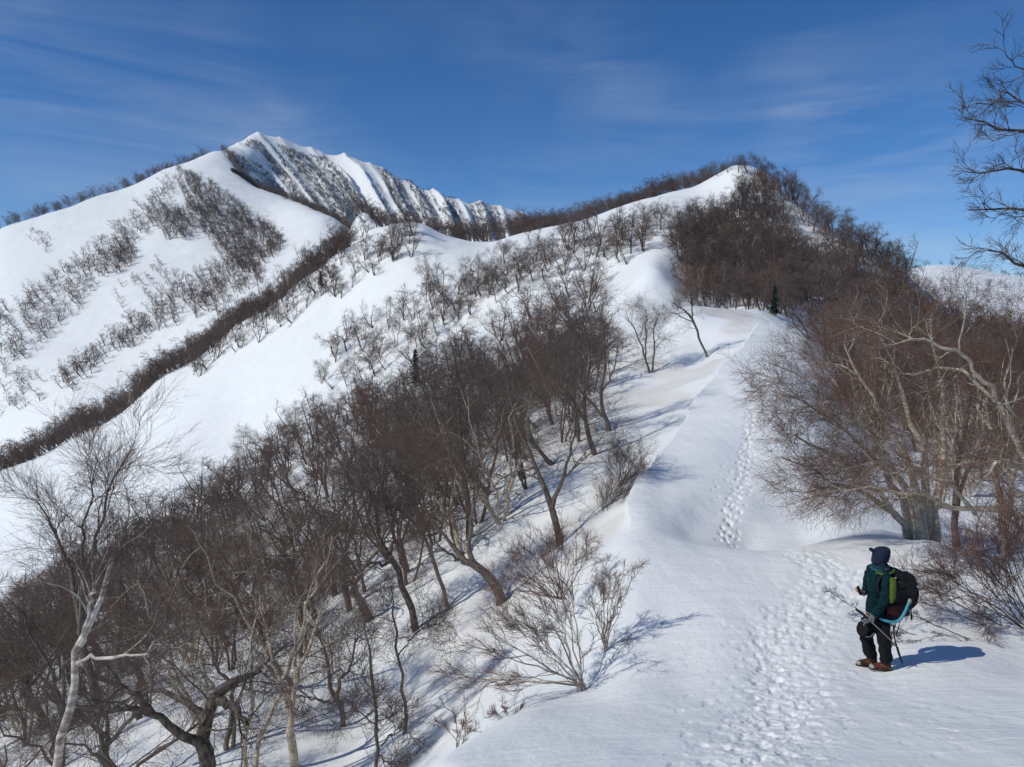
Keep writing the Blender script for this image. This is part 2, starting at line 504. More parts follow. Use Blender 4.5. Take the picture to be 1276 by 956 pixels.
# ------------------------------------------------------------------ light and sky
SUN_EL, SUN_AZ = R(42), R(-112)          # azimuth clockwise from the view direction: left, a little behind
sd = Vector((math.sin(SUN_AZ) * math.cos(SUN_EL), math.cos(SUN_AZ) * math.cos(SUN_EL), math.sin(SUN_EL)))
sl_ = bpy.data.lights.new('sun', 'SUN')
sl_.energy = 2.75
sl_.angle = R(.53)
sl_.color = (1, .95, .87)
so = bpy.data.objects.new('sun', sl_)
so.rotation_euler = sd.to_track_quat('Z', 'Y').to_euler()
COL.objects.link(so)
wd = bpy.data.worlds.new('World')
scene.world = wd
wd.use_nodes = True
nt = wd.node_tree
bg = nt.nodes['Background']
sky = nt.nodes.new('ShaderNodeTexSky')
sky.sky_type = 'NISHITA'
sky.sun_disc = False
sky.sun_elevation = SUN_EL
sky.sun_rotation = SUN_AZ
sky.altitude = 2000
sky.air_density = .8
sky.dust_density = .1
sky.ozone_density = 3.0
tc = nt.nodes.new('ShaderNodeTexCoord')
mp = nt.nodes.new('ShaderNodeMapping')
mp.inputs['Scale'].default_value = (.9, .9, 6.5)
mp.inputs['Rotation'].default_value = (R(4), R(-9), R(20))
nt.links.new(tc.outputs['Generated'], mp.inputs['Vector'])
nn = nt.nodes.new('ShaderNodeTexNoise')
nn.inputs['Scale'].default_value = 2.6
nn.inputs['Detail'].default_value = 10
nn.inputs['Roughness'].default_value = .62
nn.inputs['Distortion'].default_value = .6
nt.links.new(mp.outputs['Vector'], nn.inputs['Vector'])
rp = nt.nodes.new('ShaderNodeValToRGB')
rp.color_ramp.elements[0].position = .42
rp.color_ramp.elements[1].position = .78
rp.color_ramp.elements[0].color = (0, 0, 0, 1)
rp.color_ramp.elements[1].color = (.44, .44, .44, 1)
nt.links.new(nn.outputs['Fac'], rp.inputs['Fac'])
mxs = nt.nodes.new('ShaderNodeMix')
mxs.data_type = 'RGBA'
sx = nt.nodes.new('ShaderNodeSeparateXYZ')
nt.links.new(tc.outputs['Generated'], sx.inputs['Vector'])
mr = nt.nodes.new('ShaderNodeMapRange')          # the veil of cirrus thins out overhead
mr.inputs['From Min'].default_value = .20
mr.inputs['From Max'].default_value = .40
mr.inputs['To Min'].default_value = 1
mr.inputs['To Max'].default_value = .12
nt.links.new(sx.outputs['Z'], mr.inputs['Value'])
pn = nt.nodes.new('ShaderNodeTexNoise')          # cirrus comes in banks
pn.inputs['Scale'].default_value = 3.2
pn.inputs['Detail'].default_value = 3
nt.links.new(tc.outputs['Generated'], pn.inputs['Vector'])
pr_ = nt.nodes.new('ShaderNodeMapRange')
pr_.inputs['From Min'].default_value = .40
pr_.inputs['From Max'].default_value = .62
nt.links.new(pn.outputs['Fac'], pr_.inputs['Value'])
mu0 = nt.nodes.new('ShaderNodeMath')
mu0.operation = 'MULTIPLY'
nt.links.new(rp.outputs['Color'], mu0.inputs[0])
nt.links.new(pr_.outputs['Result'], mu0.inputs[1])
mu = nt.nodes.new('ShaderNodeMath')
mu.operation = 'MULTIPLY'
nt.links.new(mu0.outputs['Value'], mu.inputs[0])
nt.links.new(mr.outputs['Result'], mu.inputs[1])
nt.links.new(mu.outputs['Value'], mxs.inputs[0])
hs = nt.nodes.new('ShaderNodeHueSaturation')
hs.inputs['Saturation'].default_value = 1.27
hs.inputs['Hue'].default_value = .504
hs.inputs['Value'].default_value = .85
nt.links.new(sky.outputs['Color'], hs.inputs['Color'])
nt.links.new(hs.outputs['Color'], mxs.inputs[6])
mxs.inputs[7].default_value = (4.2, 4.8, 5.6, 1)
nt.links.new(mxs.outputs[2], bg.inputs['Color'])
bg.inputs['Strength'].default_value = .115
scene.view_settings.view_transform = 'Standard'
scene.view_settings.look = 'None'
scene.view_settings.exposure = .17
scene.view_settings.gamma = 1
scene.render.engine = 'CYCLES'
# ------------------------------------------------------------------ wood: growing and skinning of branches
def unit(v):
    return v / (np.linalg.norm(v, axis=-1, keepdims=True) + 1e-9)


def rnd(*s):
    return RNG.normal(size=s)


def grow(P, Rr, n, t0, t1, length, spread, up, K, wig, rk=.6, rmin=.003, pull=None, lentaper=.45):
    """n side branches on every one of N parent polylines"""
    N, KP, _ = P.shape
    t = np.clip(t0 + (t1 - t0) * (np.arange(n)[None] + RNG.uniform(0, 1, (N, n))) / n, 0, .999)
    f = t * (KP - 1)
    i = f.astype(int)
    w = (f - i)[..., None]
    a = np.arange(N)[:, None]
    p0 = P[a, i] * (1 - w) + P[a, i + 1] * w
    tan = unit(P[a, i + 1] - P[a, i])
    r0 = Rr[a, i] * (1 - w[..., 0]) + Rr[a, i + 1] * w[..., 0]
    side = rnd(N, n, 3)
    side = unit(side - (side * tan).sum(-1, keepdims=True) * tan)
    ang = spread * RNG.uniform(.65, 1.25, (N, n, 1))
    d = unit(tan * np.cos(ang) + side * np.sin(ang) + np.array([0, 0, up]) * .6)
    ln = length * RNG.uniform(.55, 1.3, (N, n)) * (1 - lentaper * t)
    M = N * n
    d, p, ln, r0 = d.reshape(M, 3), p0.reshape(M, 3), ln.reshape(M), r0.reshape(M)
    Q = np.empty((M, K, 3))
    Q[:, 0] = p
    for k in range(1, K):
        d = d + rnd(M, 3) * wig + np.array([0, 0, up * .35])
        if pull is not None:
            d = d + np.asarray(pull) * .25
        d = unit(d)
        p = p + d * (ln / (K - 1))[:, None]
        Q[:, k] = p
    rb = np.maximum(np.minimum(r0 * rk, ln * .016), rmin)
    RR = rb[:, None] * np.linspace(1, .3, K)[None] ** .9
    return Q, np.maximum(RR, rmin * .55)


def skin(P, Rr, sides):
    """tubes round N polylines of K points"""
    N, K, _ = P.shape
    T = np.empty_like(P)
    T[:, 1:-1] = P[:, 2:] - P[:, :-2]
    T[:, 0] = P[:, 1] - P[:, 0]
    T[:, -1] = P[:, -1] - P[:, -2]
    T = unit(T)
    ref = unit(rnd(N, 1, 3))
    a = unit(np.cross(T, np.broadcast_to(ref, T.shape)))
    b = np.cross(T, a)
    th = np.arange(sides) * 2 * np.pi / sides
    V = P[:, :, None] + Rr[:, :, None, None] * (a[:, :, None] * np.cos(th)[None, None, :, None] + b[:, :, None] * np.sin(th)[None, None, :, None])
    ids = np.arange(N * K * sides).reshape(N, K, sides)
    nx = np.roll(ids, -1, axis=2)
    q = np.stack([ids[:, :-1], nx[:, :-1], nx[:, 1:], ids[:, 1:]], -1).reshape(-1, 4)
    return V.reshape(-1, 3), q


def merge(parts):
    vs, fs, o = [], [], 0
    for v, f in parts:
        vs.append(v)
        fs.append(f + o)
        o += len(v)
    return np.concatenate(vs), np.concatenate(fs)


def mesh_of(name, parts, m, smooth=True):
    v, f = merge(parts)
    me = bpy.data.meshes.new(name)
    mesh_from(me, v, f)
    if smooth:
        me.polygons.foreach_set('use_smooth', np.ones(len(f), bool))
    me.materials.append(m)
    return me


def link(name, me, parent=None):
    o = bpy.data.objects.new(name, me)
    COL.objects.link(o)
    if parent is not None:
        o.parent = parent
    return o


def empty(name, loc, label, cat, group=None):
    o = bpy.data.objects.new(name, None)
    o.location = loc
    o.empty_display_size = .3
    COL.objects.link(o)
    o['label'] = label
    o['category'] = cat
    if group:
        o['group'] = group
    return o


def resample(pts, K, wig=0.0):
    """smooth polyline through control points (x,y,z,r)"""
    pts = np.asarray(pts, float)
    d = np.concatenate([[0], np.cumsum(np.linalg.norm(np.diff(pts[:, :3], axis=0), axis=1))])
    s = np.linspace(0, d[-1], K)
    fine = np.linspace(0, d[-1], 60)
    out = np.stack([np.interp(fine, d, pts[:, k]) for k in range(4)], 1)
    ker = np.array([1, 2, 3, 2, 1]) / 9
    for _ in range(3):
        pad = np.concatenate([out[:1]] * 2 + [out] + [out[-1:]] * 2)
        sm_ = sum(ker[i] * pad[i:i + 60] for i in range(5))
        sm_[0], sm_[-1] = out[0], out[-1]
        out = sm_
    o = np.stack([np.interp(s, fine, out[:, k]) for k in range(4)], 1)
    if wig:
        nz = rnd(K, 3) * wig
        nz[0] = 0
        o[:, :3] += nz
    return o[:, :3], o[:, 3]


MT = {
    'bark': mat('bark grey', (.10, .078, .062), .9, .2, nscale=7, col2=(.21, .18, .15), bump=.8, stretch=(3, 3, 1), bdist=.02),
    'pale': mat('bark pale', (.35, .28, .205), .85, .25, nscale=5, col2=(.61, .53, .42), bump=.7, stretch=(1, 1, 3), bdist=.015),
    'birch': mat('bark birch', (.30, .24, .19), .8, .25, nscale=3.5, col2=(.68, .63, .56), bump=.8, stretch=(1, 1, 2.2), bdist=.015),
    'dark': mat('bark dark', (.055, .043, .036), .9, .2, nscale=6, col2=(.15, .125, .10), bump=.9, stretch=(2, 2, 1), bdist=.03),
    'branch': mat('branch brown', (.095, .072, .06), .85, .25, nscale=2, col2=(.21, .17, .14)),
    'branch_pale': mat('branch tan', (.27, .21, .155), .85, .25, nscale=3, col2=(.50, .43, .34)),
    'twig': mat('twig brown', (.105, .072, .058), .8, .25, nscale=.6, col2=(.165, .120, .098)),
    'twig_red': mat('twig red brown', (.125, .066, .050), .8, .25, nscale=.6, col2=(.18, .104, .08)),
    'twig_grey': mat('twig grey', (.07, .055, .05), .8, .25, nscale=.6, col2=(.105, .088, .08)),
    'twig_tan': mat('twig tan', (.14, .080, .058), .8, .25, nscale=.7, col2=(.20, .13, .095)),
    'needle': mat('needles', (.018, .028, .016), .8, .2, nscale=2, col2=(.035, .05, .028)),
    'far': mat('far wood', (.115, .082, .070), .9, .15, nscale=.05, col2=(.165, .128, .11)),
    'scrub': mat('scrub', (.045, .042, .046), .95, .05, nscale=.03, col2=(.075, .068, .07)),
}

# twig budgets: (limbs, branches per limb, twigs per branch, fine twigs, fine twig radius)
LOD = {'near': (6, 8, 6, 4, .0032), 'mid': (6, 7, 6, 4, .0062), 'far': (5, 5, 6, 1, .013), 'stem': (6, 5, 3, 2, .0045)}


def wood(stems, H, lod, spread=.95, up=.06, fr=None,  lean=(0, 0, 0), limb_t0=.25, crown=1.0, limbs=None, k_limb=.36, dens=1.0):
    """stems: list of (P (K,3), R (K)). Returns dict of part -> list of (verts, faces)"""
    nl, nb, nt_, nf, fr0 = LOD[lod]
    fr = fr or fr0
    if limbs:
        nl = limbs
    nb = max(2, int(round(nb * dens)))
    st = 8 if lod == 'near' else (6 if lod == 'mid' else 4)
    P = np.stack([s[0] for s in stems])
    Rr = np.stack([s[1] for s in stems])
    out = {'trunk': [skin(P, Rr, st)], 'branches': [], 'twigs': []}
    lp = np.asarray(lean, float)
    L1, r1 = grow(P, Rr, nl, limb_t0, .97, H * k_limb * crown, spread, up, 7, .20, .55, fr * 2.5, lp)
    L2, r2 = grow(L1, r1, nb, .22, 1, H * .23 * crown, spread * .9, up * 1.1, 5, .20, .55, fr * 1.7, lp)
    ext, re_ = grow(P, Rr, 4, .7, 1, H * .2 * crown, spread * .6, up, 5, .18, .8, fr * 1.7, lp)
    L2, r2 = np.concatenate([L2, ext]), np.concatenate([r2, re_])
    out['trunk'].append(skin(L1, r1, 5 if lod == 'near' else 4))
    out['branches'].append(skin(L2, r2, 4 if lod == 'near' else 3))
    L3, r3 = grow(L2, r2, nt_, .15, 1, H * .15 * crown, spread * .85, up * 1.1, 4 if lod == 'near' else 3, .2, .6, fr * 1.1, lp)
    out['twigs'].append(skin(L3, r3, 3))
    if nf:
        L4, r4 = grow(L3, r3, nf, .15, 1, H * .095 * crown, spread * .8, up * .9, 3, .22, .8, fr * .8, lp)
        out['twigs'].append(skin(L4, r4, 3))
    return out


def tree_meshes(parts, mats):
    """two parts: wood (trunk, limbs, branches in two barks) and the crown of twigs"""
    tv, tf = merge(parts['trunk'])
    bv, bf = merge(parts['branches'])
    me = bpy.data.meshes.new('trunk')
    mesh_from(me, np.concatenate([tv, bv]), np.concatenate([tf, bf + len(tv)]))
    me.polygons.foreach_set('use_smooth', np.ones(len(tf) + len(bf), bool))
    me.materials.append(MT[mats['trunk']])
    me.materials.append(MT[mats['branches']])
    me.polygons.foreach_set('material_index', np.concatenate([np.zeros(len(tf), np.int32), np.ones(len(bf), np.int32)]))
    return [('trunk', me), ('crown', mesh_of('crown', parts['twigs'], MT[mats['twigs']]))]


def tree_object(name, loc, parts, label, cat, mats, group=None):
    root = empty(name, loc, label, cat, group)
    for k, me in tree_meshes(parts, mats):
        link(k, me, root)
    return root


GREY = {'trunk': 'bark', 'branches': 'branch', 'twigs': 'twig'}
REDD = {'trunk': 'bark', 'branches': 'branch', 'twigs': 'twig_red'}
TAN = {'trunk': 'pale', 'branches': 'branch_pale', 'twigs': 'twig_tan'}
TAN2 = {'trunk': 'pale', 'branches': 'branch_pale', 'twigs': 'twig'}
MIXT = {'trunk': 'pale', 'branches': 'branch', 'twigs': 'twig'}
WHITE = {'trunk': 'birch', 'branches': 'branch', 'twigs': 'twig'}
DARK = {'trunk': 'dark', 'branches': 'branch', 'twigs': 'twig_grey'}


def auto_stems(kind, H, K=10):
    """stems of one tree about H tall, standing at the origin"""
    st = []
    if kind == 'single':            # pistol-butted trunk that forks
        ang = math.pi + RNG.normal(0, .5)          # downhill is to the left
        b = RNG.uniform(.05, .16) * H
        dx, dy = math.cos(ang), math.sin(ang)
        r = H * RNG.uniform(.009, .0145)
        fork = RNG.uniform(.2, .4)
        base = [(0, 0, -.4, r * 1.35), (dx * b * .6, dy * b * .6, H * .1, r * 1.1), (dx * b, dy * b, H * fork * .7, r)]
        fx, fy = dx * b * 1.05, dy * b * 1.05
        n = RNG.integers(2, 4)
        a0 = RNG.uniform(0, 6.28)
        for k in range(n):
            a = a0 + k * 6.28 / n + RNG.normal(0, .3)
            o = RNG.uniform(.2, .42) * H
            hh = H * RNG.uniform(.52, .78)
            rr = r * (.75 if k else .85)
            top = [(fx, fy, H * fork, rr), (fx + math.cos(a) * o * .6, fy + math.sin(a) * o * .6, H * (fork + .2), rr * .75),
                   (fx + math.cos(a) * o, fy + math.sin(a) * o, hh, rr * .3)]
            st.append(resample(base + top, K, .014 * H))
    elif kind == 'clump':
        n = RNG.integers(4, 7)
        for k in range(n):
            a = k * 6.28 / n + RNG.normal(0, .4)
            o = RNG.uniform(.12, .42) * H
            hh = H * RNG.uniform(.65, .95)
            r = H * RNG.uniform(.007, .012)
            st.append(resample([(math.cos(a) * .12, math.sin(a) * .12, -.4, r * 1.2), (math.cos(a) * o * .35, math.sin(a) * o * .35, hh * .3, r),
                                (math.cos(a) * o * .8, math.sin(a) * o * .8, hh * .7, r * .65), (math.cos(a) * o, math.sin(a) * o, hh, r * .3)], K, .014 * H))
    elif kind == 'lean':            # bent over downhill, then up
        r = H * RNG.uniform(.009, .014)
        for k in range(2):
            o = RNG.uniform(.25, .45) * H
            y = RNG.normal(0, .1) * H
            st.append(resample([(0, 0, -.4, r * 1.3), (-o * .5, y * .3, H * .16, r * 1.1), (-o * .9, y * .7, H * .35, r * .85),
                                (-o * (1.0 + .35 * k), y * 1.6, H * .65, r * .55), (-o * (1.0 + .6 * k), y * 2, H * .9, r * .25)], K, .014 * H))
    elif kind == 'shrub':
        n = RNG.integers(7, 11)
        for k in range(n):
            a = math.pi + RNG.normal(0, .9)
            o = RNG.uniform(.15, .75) * H
            hh = H * RNG.uniform(.5, 1)
            r = H * RNG.uniform(.006, .010)
            st.append(resample([(0, 0, -.2, r * 1.2), (math.cos(a) * o * .45, math.sin(a) * o * .45, hh * .3, r),
                                (math.cos(a) * o * .85, math.sin(a) * o * .85, hh * .75, r * .6), (math.cos(a) * o, math.sin(a) * o, hh, r * .3)], K, .02 * H))
    return st


def proto(kind, lod, H=7.0, mats=GREY):
    st = auto_stems(kind, H)
    lb = {'single': 4, 'clump': 3, 'lean': 4, 'shrub': 3}[kind]
    pr = wood(st, H, lod, spread=RNG.uniform(.95, 1.2), up=RNG.uniform(-.02, .06), k_limb=.42, lean=(-.12, 0, .05), limb_t0=.38 if kind != 'shrub' else .2,
              limbs=lb, crown=.9 if kind != 'shrub' else .75, dens={'single': 1.0, 'clump': .8, 'lean': 1, 'shrub': .6}[kind])
    return tree_meshes(pr, mats)


NEARP = [proto('single', 'near') for _ in range(4)] + [proto('clump', 'near', mats=TAN2), proto('single', 'near', mats=TAN2), proto('lean', 'near'), proto('lean', 'near')]
MIDP = [proto('single', 'mid') for _ in range(5)] + [proto('clump', 'mid', mats=MIXT), proto('clump', 'mid'), proto('lean', 'mid'), proto('lean', 'mid')]
MIDG = [proto('single', 'mid', mats=DARK) for _ in range(3)] + [proto('clump', 'mid', mats=DARK)]
REDP = [proto('single', 'mid', mats=REDD) for _ in range(2)] + [proto('clump', 'mid', mats=REDD)]
TANP = [proto('clump', 'near', mats=TAN) for _ in range(3)] + [proto('single', 'near', mats=TAN)]
TANM = [proto('clump', 'mid', mats=TAN) for _ in range(3)] + [proto('single', 'mid', mats=TAN)]
TANS = [proto('clump', 'stem', mats=TAN) for _ in range(3)] + [proto('lean', 'stem', mats=TAN)]
COUNT = [0]


def plant(pr, p, H, label, cat, group, name='bare_tree', rz=None, tilt=None):
    COUNT[0] += 1
    root = empty(name, Vector(p), label, cat, group)
    s = H / 7.0
    root.scale = (s, s, s * RNG.uniform(.93, 1.07))
    root.rotation_euler = (RNG.normal(0, .05), (tilt if tilt is not None else RNG.normal(-.11, .08)), rz if rz is not None else RNG.normal(0, .9))
    for k, me in pr:
        o = bpy.data.objects.new(k, me)
        o.parent = root
        COL.objects.link(o)
    return root


def inpoly(px, py, poly):
    c = False
    j = len(poly) - 1
    for i in range(len(poly)):
        xi, yi = poly[i]
        xj, yj = poly[j]
        if (yi > py) != (yj > py) and px < (xj - xi) * (py - yi) / (yj - yi) + xi:
            c = not c
        j = i
    return c


def scatter(poly, n, mind, y0=2, y1=1300, tries=40, taken=None):
    """places on the ground seen inside an outline of the photograph, kept mind metres apart"""
    xs = [p[0] for p in poly]
    ys = [p[1] for p in poly]
    pts = [] if taken is None else taken
    out = []
    for _ in range(n * tries):
        if len(out) >= n:
            break
        px, py = RNG.uniform(min(xs), max(xs)), RNG.uniform(min(ys), max(ys))
        if not inpoly(px, py, poly):
            continue
        p = hit(px, py, y0, y1)
        if p is None:
            continue
        if pts and np.min((np.array([q[0] for q in pts]) - p[0]) ** 2 + (np.array([q[1] for q in pts]) - p[1]) ** 2) < mind ** 2:
            continue
        pts.append(p)
        out.append(p)
    return out
# ------------------------------------------------------------------ hero trees, traced stem by stem
def hero(name, base, stems, H, label, mats=GREY, cat='tree', lod='near', **kw):
    """base: (px, py, Y); stems: lists of (px, py, dY, radius)"""
    px, py, Y = base
    if Y is None:
        b = hit(px, py)
        Y = b[1]
    else:
        u = float(ray(px, py)[0])
        b = gpt(u * Y, Y)
    st = []
    for s in stems:
        pts = []
        for k, (x, y, dy, r) in enumerate(s):
            q = at(x, y, Y + dy) - b
            pts.append((*q, r * kw.get('thin', .68)))
        x0 = pts[0]
        if kw.get('root', True) and -.2 < x0[2] < .4:
            pts.insert(0, (x0[0], x0[1], min(-.3, x0[2] - .3), x0[3] * 1.15))
        st.append(resample(pts, 12, .006 * H))
    kw2 = {k: v for k, v in kw.items() if k not in ('root', 'thin')}
    COUNT[0] += 1
    return tree_object(name, Vector(b), wood(st, H, lod, **kw2), label, cat, mats)


taken = []
# --- left foreground
hero('birch_tree', (70, 975, 13.5), [[(62, 985, 0, .15), (82, 900, 0, .14), (95, 830, .1, .125), (106, 785, .2, .11), (122, 745, .4, .08), (135, 712, .7, .065), (150, 690, .9, .05), (165, 655, 1.2, .035), (160, 610, 1.4, .02)],
                                  [(100, 805, .1, .085), (107, 780, .1, .07), (110, 745, 0, .05), (118, 725, -.2, .02)],
                                  [(95, 826, .1, .06), (130, 820, -.2, .06), (172, 819, -.5, .035), (200, 800, -.8, .02)]],
     6, 'white barked birch trunk leaning right at the lower left corner', WHITE, crown=.75, limbs=5, limb_t0=.5, thin=.52)
hero('bare_tree', (110, 900, 19), [[(120, 880, 0, .15), (100, 790, 0, .13), (97, 745, .2, .11), (86, 715, .4, .08), (84, 700, .5, .07), (66, 660, .6, .05), (45, 625, .8, .02)],
                                 [(100, 790, 0, .12), (98, 750, 0, .11), (108, 720, -.3, .08), (115, 690, -.6, .065), (128, 640, -.8, .045), (142, 590, -1, .03), (165, 560, -1.2, .012)],
                                 [(98, 750, 0, .10), (108, 712, .4, .07), (100, 670, .6, .05), (112, 610, .8, .03), (120, 575, 1, .012)]],
     7, 'grey tree with a tall open crown above the wood at the far left', GREY, limb_t0=.5, limbs=5, crown=.85, spread=.6)
hero('gnarled_tree', (250, 960, 15.5), [[(262, 985, 0, .25), (252, 920, 0, .23), (262, 880, .2, .19), (280, 855, .4, .15), (300, 845, .6, .11), (328, 836, .8, .06)],
                                     [(255, 930, 0, .17), (225, 915, -.4, .13), (190, 890, -.8, .1), (170, 880, -.9, .08), (140, 885, -1, .07), (110, 905, -1, .03)],
                                     [(258, 900, 0, .14), (240, 880, .5, .11), (210, 862, .8, .08), (180, 862, 1, .06), (160, 880, 1, .03)],
                                     [(270, 870, .2, .14), (295, 880, -.2, .11), (302, 905, -.4, .08), (310, 900, -.5, .05)],
                                     [(190, 890, -.8, .1), (168, 862, -1, .08), (150, 855, -1, .05), (120, 880, -1.2, .03)]],
     5, 'thick gnarled dark trunk with twisting limbs at the bottom left', DARK, crown=.9, limb_t0=.4, limbs=4, dens=.7)
hero('bare_tree', (368, 965, 18), [[(372, 975, 0, .16), (362, 905, 0, .15), (358, 870, 0, .12), (345, 830, .4, .08), (330, 790, .8, .05), (322, 740, 1, .02)],
                                  [(362, 905, 0, .13), (364, 870, .2, .1), (370, 840, .4, .06), (366, 770, .6, .03), (370, 730, .7, .015)],
                                  [(360, 880, 0, .11), (352, 850, -.4, .08), (372, 800, -.8, .06), (384, 750, -1, .045), (398, 715, -1.2, .03), (414, 672, -1.4, .015)],
                                  [(362, 890, 0, .1), (375, 830, .2, .07), (392, 780, .3, .045), (408, 735, .4, .02)]],
     6, 'pale forked tree with upright stems at the bottom edge left of centre', TAN | {'twigs': 'twig'}, limb_t0=.45, limbs=4, crown=.7, spread=.6)
hero('bare_tree', (308, 960, 16.5), [[(303, 975, 0, .09), (308, 900, 0, .08), (314, 850, 0, .06), (312, 800, .2, .045), (320, 760, .4, .02)],
                                   [(315, 975, .2, .08), (325, 920, .3, .08), (338, 885, .4, .07), (355, 860, .5, .055), (400, 835, .8, .04), (440, 825, 1, .02)]],
     5, 'slender twin stemmed tree just right of the gnarled trunk', MIXT, limb_t0=.4, limbs=5, crown=.7)
hero('bare_tree', (430, 905, None), [[(430, 905, 0, .12), (420, 870, 0, .11), (412, 845, 0, .08), (404, 815, .2, .06), (396, 780, .3, .03)],
                                   [(420, 870, 0, .1), (424, 850, 0, .07), (436, 830, 0, .05), (446, 790, .2, .03)],
                                   [(418, 872, 0, .07), (395, 872, -.3, .05), (370, 868, -.4, .03)]],
     6, 'small leaning tree with spread fork on clear snow above the bottom edge', GREY, limb_t0=.4, limbs=5, crown=.7)
hero('sapling', (505, 915, None), [[(506, 916, 0, .07), (508, 890, 0, .065), (500, 865, 0, .06), (502, 840, 0, .05), (496, 815, 0, .05), (492, 780, .1, .04), (488, 730, .3, .02)],
                                 [(496, 818, 0, .03), (510, 800, 0, .025), (530, 775, -.2, .012)]],
     4.5, 'thin wavy sapling standing alone on the snow left of the foreground shrub', GREY, limb_t0=.45, limbs=6, crown=.7)
hero('sapling', (470, 962, 15.5), [[(466, 975, 0, .06), (472, 920, 0, .055), (466, 865, 0, .05), (460, 820, .1, .04), (452, 770, .2, .02)],
                                 [(474, 930, 0, .03), (488, 915, 0, .025), (500, 905, -.2, .012)],
                                 [(472, 940, 0, .03), (480, 950, -.2, .02), (492, 952, -.3, .012)],
                                 [(472, 910, 0, .025), (452, 890, 0, .02), (430, 870, -.2, .01)]],
     4, 'thin dark sapling at the bottom edge with low side shoots', GREY, limb_t0=.3, limbs=5, crown=.7)
hero('bare_tree', (518, 785, None), [[(519, 786, 0, .18), (508, 750, 0, .165), (497, 715, 0, .15), (486, 690, .1, .13), (478, 680, .2, .1), (470, 655, .3, .06), (462, 610, .5, .02)],
                                   [(488, 694, 0, .12), (480, 705, -.4, .08), (466, 700, -.6, .06), (450, 706, -.8, .03)],
                                   [(486, 690, 0, .1), (492, 670, .3, .06), (484, 630, .5, .03)]],
     6.5, 'dark curved trunk with crooked top leaning left at the wood edge', DARK, limb_t0=.5, limbs=6)
hero('bare_tree', (560, 760, None), [[(561, 761, 0, .11), (550, 725, 0, .10), (538, 695, 0, .1), (530, 665, .2, .09), (505, 640, .4, .07), (475, 620, .5, .05), (450, 610, .6, .02)],
                                   [(538, 692, 0, .08), (536, 655, 0, .06), (520, 600, .2, .04), (512, 560, .3, .02)],
                                   [(532, 668, 0, .07), (556, 655, 0, .06), (530, 640, .3, .04), (500, 590, .5, .02)]],
     7, 'slim grey trunk bent sharply left between two darker trunks', GREY, limb_t0=.45, limbs=5)
hero('bare_tree', (623, 752, None), [[(624, 753, 0, .27), (615, 725, 0, .24), (606, 712, 0, .21), (590, 705, 0, .2), (572, 696, 0, .17), (564, 680, .1, .1), (555, 670, .2, .08), (530, 640, .3, .03)],
                                   [(592, 706, 0, .15), (584, 690, -.2, .12), (585, 672, -.2, .11), (588, 640, 0, .08), (598, 610, .2, .05), (606, 570, .3, .02)],
                                   [(572, 697, 0, .1), (558, 690, -.4, .06), (540, 672, -.6, .03)]],
     5.5, 'stout trunk elbowed over to the left then forking upward on the slope', GREY, limb_t0=.45, limbs=5, crown=.85)
hero('bare_tree', (700, 678, None), [[(698, 679, 0, .21), (692, 655, 0, .19), (686, 630, 0, .17), (676, 605, .2, .13), (667, 580, .3, .11), (656, 560, .4, .09), (645, 530, .6, .06), (635, 490, .8, .025)],
                                   [(688, 634, 0, .14), (694, 610, 0, .11), (705, 590, 0, .09), (712, 560, -.2, .07), (720, 520, -.3, .045), (722, 480, -.4, .02)],
                                   [(700, 598, 0, .07), (716, 582, -.3, .05), (730, 570, -.5, .02)],
                                   [(668, 584, 0, .07), (650, 585, -.3, .05), (630, 595, -.6, .03), (615, 590, -.8, .015)]],
     7.5, 'tall Y forked dark tree standing alone on open snow below the cornice', GREY, limb_t0=.4, limbs=6, crown=.9)
hero('bare_tree', (588, 660, 33), [[(586, 690, 0, .2), (582, 640, 0, .19), (578, 590, 0, .17), (574, 540, .2, .12), (570, 490, .4, .07), (566, 440, .6, .03)],
                                 [(580, 600, 0, .1), (600, 575, .2, .08), (620, 530, .4, .05), (636, 480, .5, .02)],
                                 [(578, 580, 0, .1), (560, 550, -.2, .07), (545, 500, -.3, .04), (540, 460, -.4, .02)]],
     8, 'straight upright dark trunk rising in the middle of the wood', DARK, limb_t0=.35, limbs=6)
hero('bare_tree', (742, 566, None), [[(743, 567, 0, .2), (734, 545, 0, .18), (730, 520, 0, .15), (716, 505, .2, .11), (700, 480, .3, .07), (690, 440, .5, .03)],
                                   [(730, 522, 0, .12), (728, 490, 0, .1), (722, 450, .2, .06), (720, 400, .4, .03)]],
     8, 'stout dark tree just below the cornice edge, nearest of a close pair', DARK, limb_t0=.35, limbs=6)
hero('bare_tree', (758, 537, None), [[(760, 537, 0, .2), (750, 515, 0, .17), (748, 490, 0, .14), (754, 465, 0, .09), (752, 420, .2, .05), (748, 380, .3, .02)],
                                   [(752, 520, 0, .13), (735, 500, .3, .1), (718, 480, .4, .07), (710, 440, .5, .03)],
                                   [(748, 490, 0, .1), (765, 462, -.2, .06), (775, 430, -.3, .03)]],
     8, 'many limbed tree below the cornice, farther of a close pair', GREY, limb_t0=.3, limbs=6)
hero('bare_tree', (808, 465, None), [[(811, 466, 0, .12), (804, 448, 0, .11), (800, 430, 0, .09), (790, 410, .2, .06), (780, 390, .3, .03)],
                                   [(812, 466, 0, .11), (816, 440, 0, .1), (815, 415, 0, .07), (820, 390, 0, .03)],
                                   [(804, 448, 0, .09), (806, 420, .2, .07), (804, 385, .3, .03)]],
     6, 'small bare tree with many upright stems on the dusty slope under the crest', GREY, limb_t0=.35, limbs=5)
